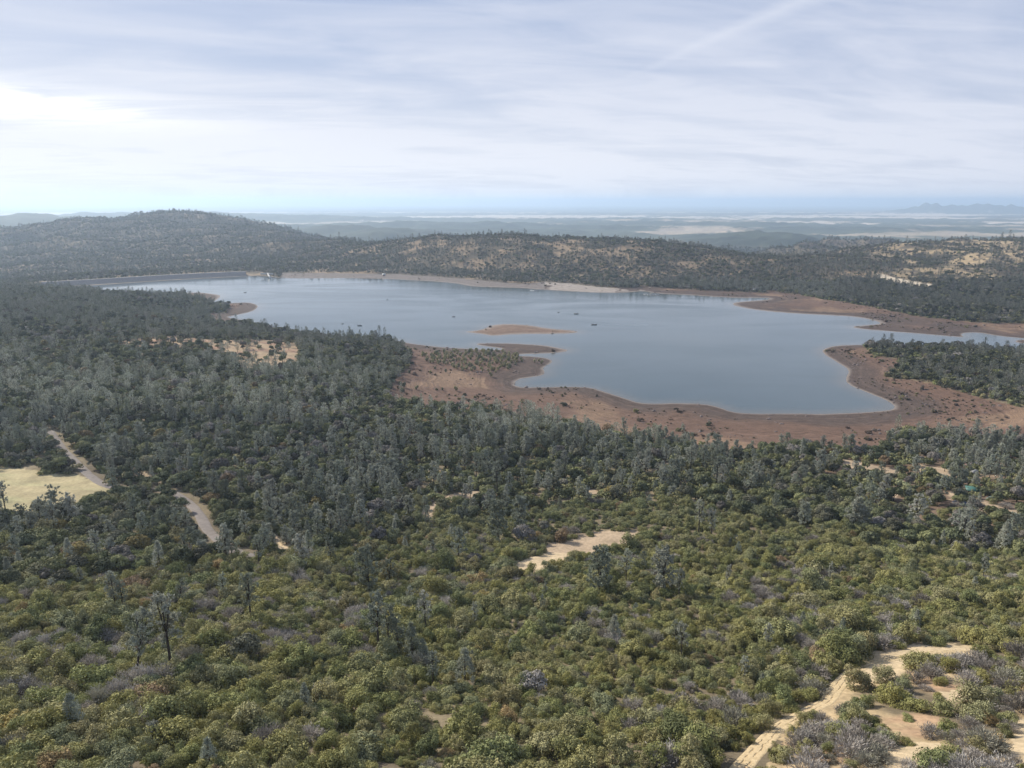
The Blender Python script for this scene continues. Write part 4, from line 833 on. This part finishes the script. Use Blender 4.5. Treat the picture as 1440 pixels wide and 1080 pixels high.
for i, (X, Y, Z, px_, py_) in enumerate(wl_):
    v = i % 3; o = link("willow_shrub", will_me[v]); o.location = (X, Y, Z); s_ = random.uniform(.65, 1.15); o.scale = (s_, s_, s_ * random.uniform(.8, 1.1)); o.rotation_euler = (0, 0, random.random() * 6.28)
    c_ = random.choice([(.33,.31,.17),(.27,.27,.155),(.37,.33,.185),(.20,.21,.13)]) if px_ > 585 else random.choice([(.15,.16,.10),(.24,.17,.10),(.12,.135,.08)]); put_tint(o, c_)
    tone = "yellowish" if c_[0] > .28 else "grey-green" if c_[0] > .19 else "dark green"
    tag(o, None, "shrub", "young willow bushes on the bare lakeside point")
    lm = min([((752,510),"the point's outer tip"),((590,500),"the point's wooded base"),((665,508),"the middle of the thicket"),((612,545),"the open mud flat"),((565,545),"the dark woodland edge"),((700,497),"the point's lake-facing side"),((650,525),"the thicket's dry lower side")], key=lambda L: math.hypot(px_ - L[0][0], 2 * (py_ - L[0][1])))
    dx_, dy_ = px_ - lm[0][0], 2 * (py_ - lm[0][1]); side = ("right of" if dx_ > 0 else "left of") if abs(dx_) > abs(dy_) else ("below" if dy_ > 0 else "above")
    label_jobs.append((f"{'tall' if s_ > .9 else 'low'} {tone} young willow", side, lm[1], math.hypot(dx_, dy_), o))
settle_labels()
# low scrub, stones and drift on the bare ground
x, y = grid(400, 1000, 4.2); x2, y2 = grid(1000, 1650, 8.0); x = np.concatenate([x, x2]); y = np.concatenate([y, y2]); z, s = height(x, y, True); px, py, d = project(x, y, z); M = masks(x, y, z, s)
N1 = fbm(x, y, 45, 150, 3); k = M['shore'] & (s > 2) & (s < 260) & (rng.random(len(x)) < np.clip(-.08 + .9 * N1 + .08 * (s > 25) + .30 * ((px > 1160) & (y > 480) & (N1 > -.1)), .01, .5)) & (px > -50) & (px < 1560)
x, y, z = x[k], y[k], z[k]; n = len(x); t_ = pick(np.array([[.12,.095,.07],[.16,.13,.09],[.11,.11,.07],[.20,.18,.09],[.15,.11,.085]]), n)
stuff("shore_scrub", np.concatenate([np.stack([x, y, z - .05, np.clip(np.exp(rng.normal(size=n) * .6) * .34, .14, 1.3), rng.random(n) * 6.28, rng.integers(0, 4, n)], 1), t_], 1), shrubf_me, "low brown scrub and drift scattered on the bare lake shore", "scrub")

def stone():
    g = Geo()
    for _ in range(3):
        n = 7; c = rng.normal(size=3) * [.5, .5, 0]; V = []
        for i, (zz_, rr2) in enumerate(((-.2, .5), (.15, .62), (.42, .40), (.5, .12))):
            for j in range(n): a = j / n * 6.283; k_ = rr2 * random.uniform(.75, 1.2); V.append(c + [k_ * math.cos(a) * 1.3, k_ * math.sin(a), zz_ * random.uniform(.8, 1.1)])
        g.add(V, [(i * n + j, i * n + (j + 1) % n, (i + 1) * n + (j + 1) % n, (i + 1) * n + j) for i in range(3) for j in range(n)] + [tuple(3 * n + j for j in range(n))])
    return g.mesh("shore_stones", [M_rock])
x, y = grid(400, 1000, 3.6); z, s = height(x, y, True); px, py, d = project(x, y, z); M = masks(x, y, z, s); N1 = fbm(x, y, 22, 190, 3); k = M['shore'] & (s > 0) & (s < 220) & (rng.random(len(x)) < np.clip(-.10 + .9 * N1 + .25 * (s < 5), 0.005, .6)) & (px > -50) & (px < 1560)
x, y, z = x[k], y[k], z[k]; n = len(x); stuff("shore_stones", np.concatenate([np.stack([x, y, z - .03, np.clip(np.exp(rng.normal(size=n) * .6) * .5, .2, 1.8), rng.random(n) * 6.28, rng.integers(0, 3, n)], 1), np.full((n, 3), .2)], 1), [stone() for _ in range(3)], "grey-brown stones strewn along the bare lake shore", "stones")

# ------------------------------------------------------------------ small built things
M_white = simple("white_paint", (0.33, 0.325, 0.32), 0.5, 2, .06); M_green = simple("green_metal_roof", (0.06, 0.14, 0.12), 0.45, 2, .12); M_brown = simple("brown_boards", (0.17, 0.11, 0.10), 0.85, 3, .25)
M_tan = simple("tan_boards", (0.50, 0.42, 0.36), 0.8, 3, .15); M_dark = simple("dark_opening", (0.03, 0.03, 0.035), 0.6, 2, .1); M_glass = simple("window_glass", (0.05, 0.06, 0.07), 0.15, 2, .05, 0, .5)
M_blue = simple("blue_tarpaulin", (0.075, 0.11, 0.18), 0.6, 2, .15); M_car = simple("grey_green_car_paint", (0.16, 0.21, 0.21), 0.35, 1, .06, .3, .5); M_tyre = simple("tyre_rubber", (0.03, 0.03, 0.03), 0.9, 3, .1)
M_wood = simple("weathered_wood", (0.22, 0.19, 0.16), 0.9, 2, .3); M_hull = simple("dark_hull", (0.09, 0.095, 0.10), 0.4, 2, .1); M_alu = simple("pale_metal", (0.36, 0.37, 0.38), 0.4, 2, .08, .3); M_roofg = simple("grey_shingle", (0.24, 0.22, 0.22), 0.9, 3, .2)
def piece(name, fn, m, parent, smooth=False):
    g = Geo(); fn(g); ms = m if isinstance(m, list) else [m]; return link(name, g.mesh(name, ms, smooth), parent)
def house(name, px, py, L, W, Hh, roofm, wallm, rz, label, cat, group=None, rise=1.0, op=None):
    X, Y, Z = ground_at(px, py) if not op else op; r_ = empty(name, (X, Y, Z), rz); tag(r_, label, cat, group)
    def walls(g):
        g.box(-L/2, L/2, -W/2, W/2, -.6, Hh)
        for sx in (-1, 1):
            x0 = sx * L / 2; g.add([(x0 - sx * .12, -W/2 + .02, Hh - .02), (x0 - sx * .12, W/2 - .02, Hh - .02), (x0 - sx * .12, 0, Hh + rise * .96)], [(0, 1, 2)])
    wl = piece("wall", walls, wallm, r_)
    def roof(g):
        e = .45; k_ = rise / (W / 2); zt = Hh + rise; ze = Hh - e * k_
        for sy in (-1, 1):
            V = [(-L/2 - e, 0, zt), (L/2 + e, 0, zt), (L/2 + e, sy * (W/2 + e), ze), (-L/2 - e, sy * (W/2 + e), ze)]; V += [(a, b, c + .12) for a, b, c in V]
            g.add(V, [(0, 1, 2, 3), (7, 6, 5, 4), (0, 4, 5, 1), (2, 6, 7, 3), (1, 5, 6, 2), (0, 3, 7, 4)])
    piece("roof", roof, roofm, r_)
    dr = piece("door", lambda g: g.box(-L * .12 - .45, -L * .12 + .45, -W/2 - .06, -W/2 + .01, 0.0, min(2.05, Hh - .2)), M_dark, r_)
    for wx in (L * .22, -L * .34):
        f_ = piece("window", lambda g: [g.box(wx - .55, wx + .55, -W/2 - .05, -W/2 + .01, .95, 1.95)], M_white, r_); piece("pane", lambda g: g.box(wx - .45, wx + .45, -W/2 - .075, -W/2 - .052, 1.05, 1.85), M_glass, f_)
    return r_
house("shed", 1366, 694, 5.0, 3.6, 2.3, M_green, M_tan, R(-16), "small shed with a green metal roof among hillside trees", "shed", rise=1.1)
house("cabin", 1367, 658, 6.0, 3.8, 2.4, M_roofg, M_brown, R(8), "grey-roofed brown cabin behind the white camper", "cabin", rise=1.0)
house("barn", 1394, 664, 6.4, 3.4, 2.4, M_brown, M_tan, R(-4), "brown-roofed outbuilding with a pale end wall, right of the camper", "outbuilding", rise=.9)
X, Y, Z = ground_at(1369, 668); cr = empty("camper_trailer", (X, Y, Z), R(30)); tag(cr, "small white camper trailer parked between the brown cabin and the green-roofed shed", "camper")
def cbody(g):
    pr = [(-2.1, .5), (-2.2, 1.4), (-1.8, 2.35), (-.9, 2.6), (1.6, 2.6), (2.2, 2.1), (2.3, .5)]; V = [(a, -1, b) for a, b in pr] + [(a, 1, b) for a, b in pr]; n = len(pr)
    g.add(V, [tuple(range(n)), tuple(range(n, 2 * n))[::-1]] + [(i, i + n, (i + 1) % n + n, (i + 1) % n) for i in range(n)])
piece("body", cbody, M_white, cr); piece("window", lambda g: g.box(-.9, .5, -1.03, -.99, 1.45, 2.05), M_glass, cr); piece("door", lambda g: g.box(.9, 1.5, -1.03, -.99, .6, 2.2), M_alu, cr)
def wheel(g, x0, y0, r_=.33, w_=.2):
    P = [[x0, y0 - w_/2, r_], [x0, y0 + w_/2, r_]]; g.tube(P, [r_, r_], 14)
for sy in (-1, 1): piece("wheel", lambda g: wheel(g, 0, sy * .92), M_tyre, cr)
piece("tow_bar", lambda g: g.tube([[2.3, 0, .55], [3.2, 0, .5]], [.05, .05], 5), M_dark, cr)
# car
X, Y, Z = ground_at(1394, 703); ca = empty("parked_car", (X, Y, Z), R(12)); tag(ca, "grey-green car parked on bare earth to the right of the green-roofed shed", "car")
def cb(g):
    pr = [(-2.15, .35), (-2.2, .75), (-1.35, .92), (-.75, 1.42), (.75, 1.45), (1.45, .95), (2.1, .85), (2.2, .35)]; V = [(a, -.82, b) for a, b in pr] + [(a, .82, b) for a, b in pr]; n = len(pr)
    g.add(V, [tuple(range(n)), tuple(range(n, 2 * n))[::-1]] + [(i, i + n, (i + 1) % n + n, (i + 1) % n) for i in range(n)])
piece("body", cb, M_car, ca); piece("windscreen", lambda g: g.add([(-1.3, -.7, .97), (-1.3, .7, .97), (-.80, .66, 1.40), (-.80, -.66, 1.40)], [(0, 1, 2, 3)]), M_glass, ca)
for sy in (-1, 1): piece("side_window", lambda g: g.box(-.7, .8, sy * .83 - .012, sy * .83 + .012, 1.0, 1.33), M_glass, ca)
for sx in (-1.35, 1.35):
    for sy in (-1, 1): piece("wheel", lambda g: wheel(g, sx, sy * .78), M_tyre, ca)
# tarpaulin over a wood pile
X, Y, Z = ground_at(1351, 708); tp_ = empty("covered_pile", (X, Y, Z), R(-10)); tag(tp_, "heap covered by a dark blue tarpaulin below the green-roofed shed", "covered heap")
def tarp(g):
    n = 12; V = []; 
    for i in range(n + 1):
        for j in range(n + 1):
            u_, v_ = i / n * 2 - 1, j / n * 2 - 1; h_ = 1.5 * max(0, (1 - abs(u_) ** 3)) * max(0, (1 - abs(v_) ** 2.4)) ** .7 + .05 * random.random(); V.append((u_ * 2.9, v_ * 1.9, h_ + .05))
    g.add(V, [(i * (n + 1) + j, (i + 1) * (n + 1) + j, (i + 1) * (n + 1) + j + 1, i * (n + 1) + j + 1) for i in range(n) for j in range(n)])
piece("tarpaulin", tarp, M_blue, tp_); piece("wood_pile", lambda g: [g.tube([[-2.6, y_, z_], [2.6, y_, z_]], [.2, .2], 7) for y_ in (-.9, -.4, .1, .6) for z_ in (.25, .6)], M_wood, tp_)
# far shore houses
for (a, b, L, lab, rm) in [(1017,392,9,"pale roofed lodge, left one of a pair high in far-shore trees",M_white),(1029,394,8,"pale roofed lodge, right one of a pair high in far-shore trees",M_white),(895,403,6,"tiny white-roofed hut at the far treeline above the docks",M_white),
                       (1146,414,6,"tiny pale hut at the treeline beyond the reddish spit",M_alu),(1061,410,5,"small pale hut low by the far shore left of the inlet",M_alu),(345,378,12,"grey-roofed house left of the pale bank behind the dam",M_roofg),(362,380,9,"pale-roofed house right beside the spillway above the dam",M_white),(540,388,6,"tiny pale shelter at the edge of the far beach",M_alu)]:
    house("lakeside_house", a, b, L, L * .6, 3.2, rm, M_tan, random.uniform(-.4, .4), lab, "house", "buildings round the far shore", rise=1.6)
# spillway wall by the dam end
def sp_at(px, py, z): X, Y = at_z(px, py, z); return [float(X), float(Y), z]
A_ = sp_at(366, 384.0, 8.6); B_ = sp_at(376, 383.8, 8.6); C_ = sp_at(381, 391.2, .4); D_ = sp_at(384, 384.2, 8.0)
sw = empty("spillway", (B_[0], B_[1], 0)); tag(sw, "white concrete spillway walls at the right end of the dam", "spillway")
def wallseg(g, P, Q, w_=1.6, dp=3.0):
    P = np.array(P) - [B_[0], B_[1], 0]; Q = np.array(Q) - [B_[0], B_[1], 0]; d_ = (Q - P); n_ = np.array([-d_[1], d_[0], 0]); n_ = n_ / np.linalg.norm(n_) * w_ / 2
    V = [P - n_, P + n_, Q + n_, Q - n_]; V = [v - [0, 0, dp] for v in V] + V; g.add(V, [(3, 2, 1, 0), (4, 5, 6, 7), (0, 1, 5, 4), (1, 2, 6, 5), (2, 3, 7, 6), (3, 0, 4, 7)])
piece("chute_wall", lambda g: wallseg(g, B_, C_, 3.0), M_white, sw); piece("crest_wall", lambda g: wallseg(g, A_, B_, 1.5), M_conc, sw); piece("wing_wall", lambda g: wallseg(g, [B_[0] + 2, B_[1] + 1, 8.2], D_, 1.5), M_conc, sw)
# boats and docks
def boat(px, py, L, rz, label, group="small boats out on the lake", m=None):
    X, Y = at_z(px, py); o = empty("motorboat", (float(X), float(Y), 0), rz); o.scale = (L * .72 / 6,) * 3; tag(o, label, "boat", group)
    def hull(g):
        st = [(-3, 1.05, .05), (-1.5, 1.15, .0), (0.5, 1.1, 0), (2.0, .7, .05), (3.0, .05, .25)]; V = []
        for x_, w_, k_ in st: V += [(x_, -w_, .75 + k_), (x_, -w_ * .6, -.2), (x_, w_ * .6, -.2), (x_, w_, .75 + k_), (x_, w_ * .85, .62 + k_ * .6), (x_, -w_ * .85, .62 + k_ * .6)]
        F_ = [(i * 6 + j, i * 6 + (j + 1) % 6, (i + 1) * 6 + (j + 1) % 6, (i + 1) * 6 + j) for i in range(4) for j in range(6)] + [tuple(range(6))[::-1], tuple(24 + j for j in range(6))]; g.add(V, F_)
    piece("hull", hull, m or M_hull, o); piece("windscreen", lambda g: g.add([(.9, -.7, .7), (.9, .7, .7), (.5, .6, 1.35), (.5, -.6, 1.35)], [(0, 1, 2, 3)]), M_glass, o)
    piece("seat", lambda g: [g.box(-.9, -.3, -.75, .75, .6, 1.0), g.box(-2.2, -1.8, -.75, .75, .6, .95)], M_wood, o); piece("outboard_motor", lambda g: [g.box(-3.45, -3.02, -.22, .22, .55, 1.25), g.box(-3.3, -3.15, -.08, .08, -.3, .55)], M_dark, o)
    return o
boat(810.5, 441.5, 8, .05, "dark motorboat on open water above the right tip of the red island"); boat(835.8, 456.8, 9, -.05, "dark motorboat trailing a thin wake right of the red island"); boat(785.5, 439.5, 4.5, .8, "tiny dark boat left of the motorboat above the red island")
boat(638, 445.5, 5.5, .4, "small dark boat on open water above the left tip of the red island"); boat(545, 421.5, 5, 1.0, "tiny boat alone in the upper middle of the lake"); boat(506, 458, 8, -.3, "dark boat with raised bow just off the wooded near shore"); boat(482, 455.5, 4.5, .9, "tiny boat left of the raised-bow boat off the near shore"); boat(345, 411.5, 6, .6, "lone dark boat near the dam end of the lake")
M_foam, t, b = mat("wake_foam"); b.inputs['Base Color'].default_value = (.22, .27, .31, 1); b.inputs['Roughness'].default_value = .5
X, Y = at_z(842, 457)
def wk(g):
    V = []; n = 14
    for i in range(n + 1): t_ = i / n; V += [(6 + t_ * 60, -t_ * 1.2 - .3, .02), (6 + t_ * 60, .3 + t_ * .3, .02)]
    g.add(V, [(2 * i, 2 * i + 2, 2 * i + 3, 2 * i + 1) for i in range(n)])
g_ = Geo(); wk(g_); o = link("wake", g_.mesh("wake", [M_foam])); o.location = (float(X) - 4, float(Y), 0); tag(o, kind='structure')
def dock(px, py, L, rz, label, fingers=4):
    X, Y = at_z(px, py); o = empty("floating_dock", (float(X), float(Y), 0), rz); tag(o, label, "dock", "floating docks off the far shore")
    piece("deck", lambda g: g.box(-L/2, L/2, -1.0, 1.0, .25, .6), M_alu, o); piece("float", lambda g: [g.box(x_, x_ + 1.6, -.9, .9, -.3, .245) for x_ in np.arange(-L/2 + .3, L/2 - 2, 3.4)], M_dark, o)
    for i in range(fingers): x_ = -L/2 + (i + .5) * L / fingers; piece("finger", lambda g: g.box(x_ - .5, x_ + .5, -6.5, -1.01, .25, .55), M_alu, o)
    piece("gangway", lambda g: g.add([(-.7, 1.02, .62), (.7, 1.02, .62), (.7, 12, 1.6), (-.7, 12, 1.6), (-.7, 1.02, .42), (.7, 1.02, .42), (.7, 12, 1.4), (-.7, 12, 1.4)], [(0, 1, 2, 3), (7, 6, 5, 4), (0, 4, 5, 1), (1, 5, 6, 2), (2, 6, 7, 3), (3, 7, 4, 0)]), M_wood, o)
dock(752, 408.8, 17, -.5, "pale floating dock at the left end of the pale beach", 3); dock(916, 414.2, 26, -.1, "longer floating dock with boats moored along it", 6)
for i, (a, b) in enumerate([(906, 414.9), (911, 415.4), (915, 414.9), (920, 415.6), (925, 415.1), (929, 415.7)]):
    boat(a, b, 7, 1.57 + random.uniform(-.2, .2), ["leftmost white boat moored at the long dock", "second white boat from the left at the long dock", "third white boat from the left at the long dock", "fourth white boat from the left at the long dock", "fifth white boat from the left at the long dock", "rightmost white boat moored at the long dock"][i], "white boats moored at the long dock", M_white)

# ------------------------------------------------------------------ haze
hz = bpy.data.meshes.new("haze"); x0, x1, y0, y1, z0, z1 = -42000, 42000, -300, 78000, -100, 260
V = [(x, y, z) for z in (z0, z1) for y in (y0, y1) for x in (x0, x1)]
hz.from_pydata(V, [], [(0, 2, 3, 1), (4, 5, 7, 6), (0, 1, 5, 4), (2, 6, 7, 3), (0, 4, 6, 2), (1, 3, 7, 5)]); ho = link("haze", hz); tag(ho, kind='stuff', label="pale blue haze filling the air over the lake and valley", cat="haze")
mh = bpy.data.materials.new("haze_air"); mh.use_nodes = True; t = NT(mh.node_tree)
for n in list(t.N): t.N.remove(n)
vo = t.new('ShaderNodeVolumePrincipled'); vo.inputs['Color'].default_value = (0.60, 0.765, 0.98, 1); vo.inputs['Density'].default_value = 0.84e-4; vo.inputs['Anisotropy'].default_value = 0.35
mo = t.new('ShaderNodeOutputMaterial'); t.link(vo.outputs[0], mo.inputs['Volume']); hz.materials.append(mh)
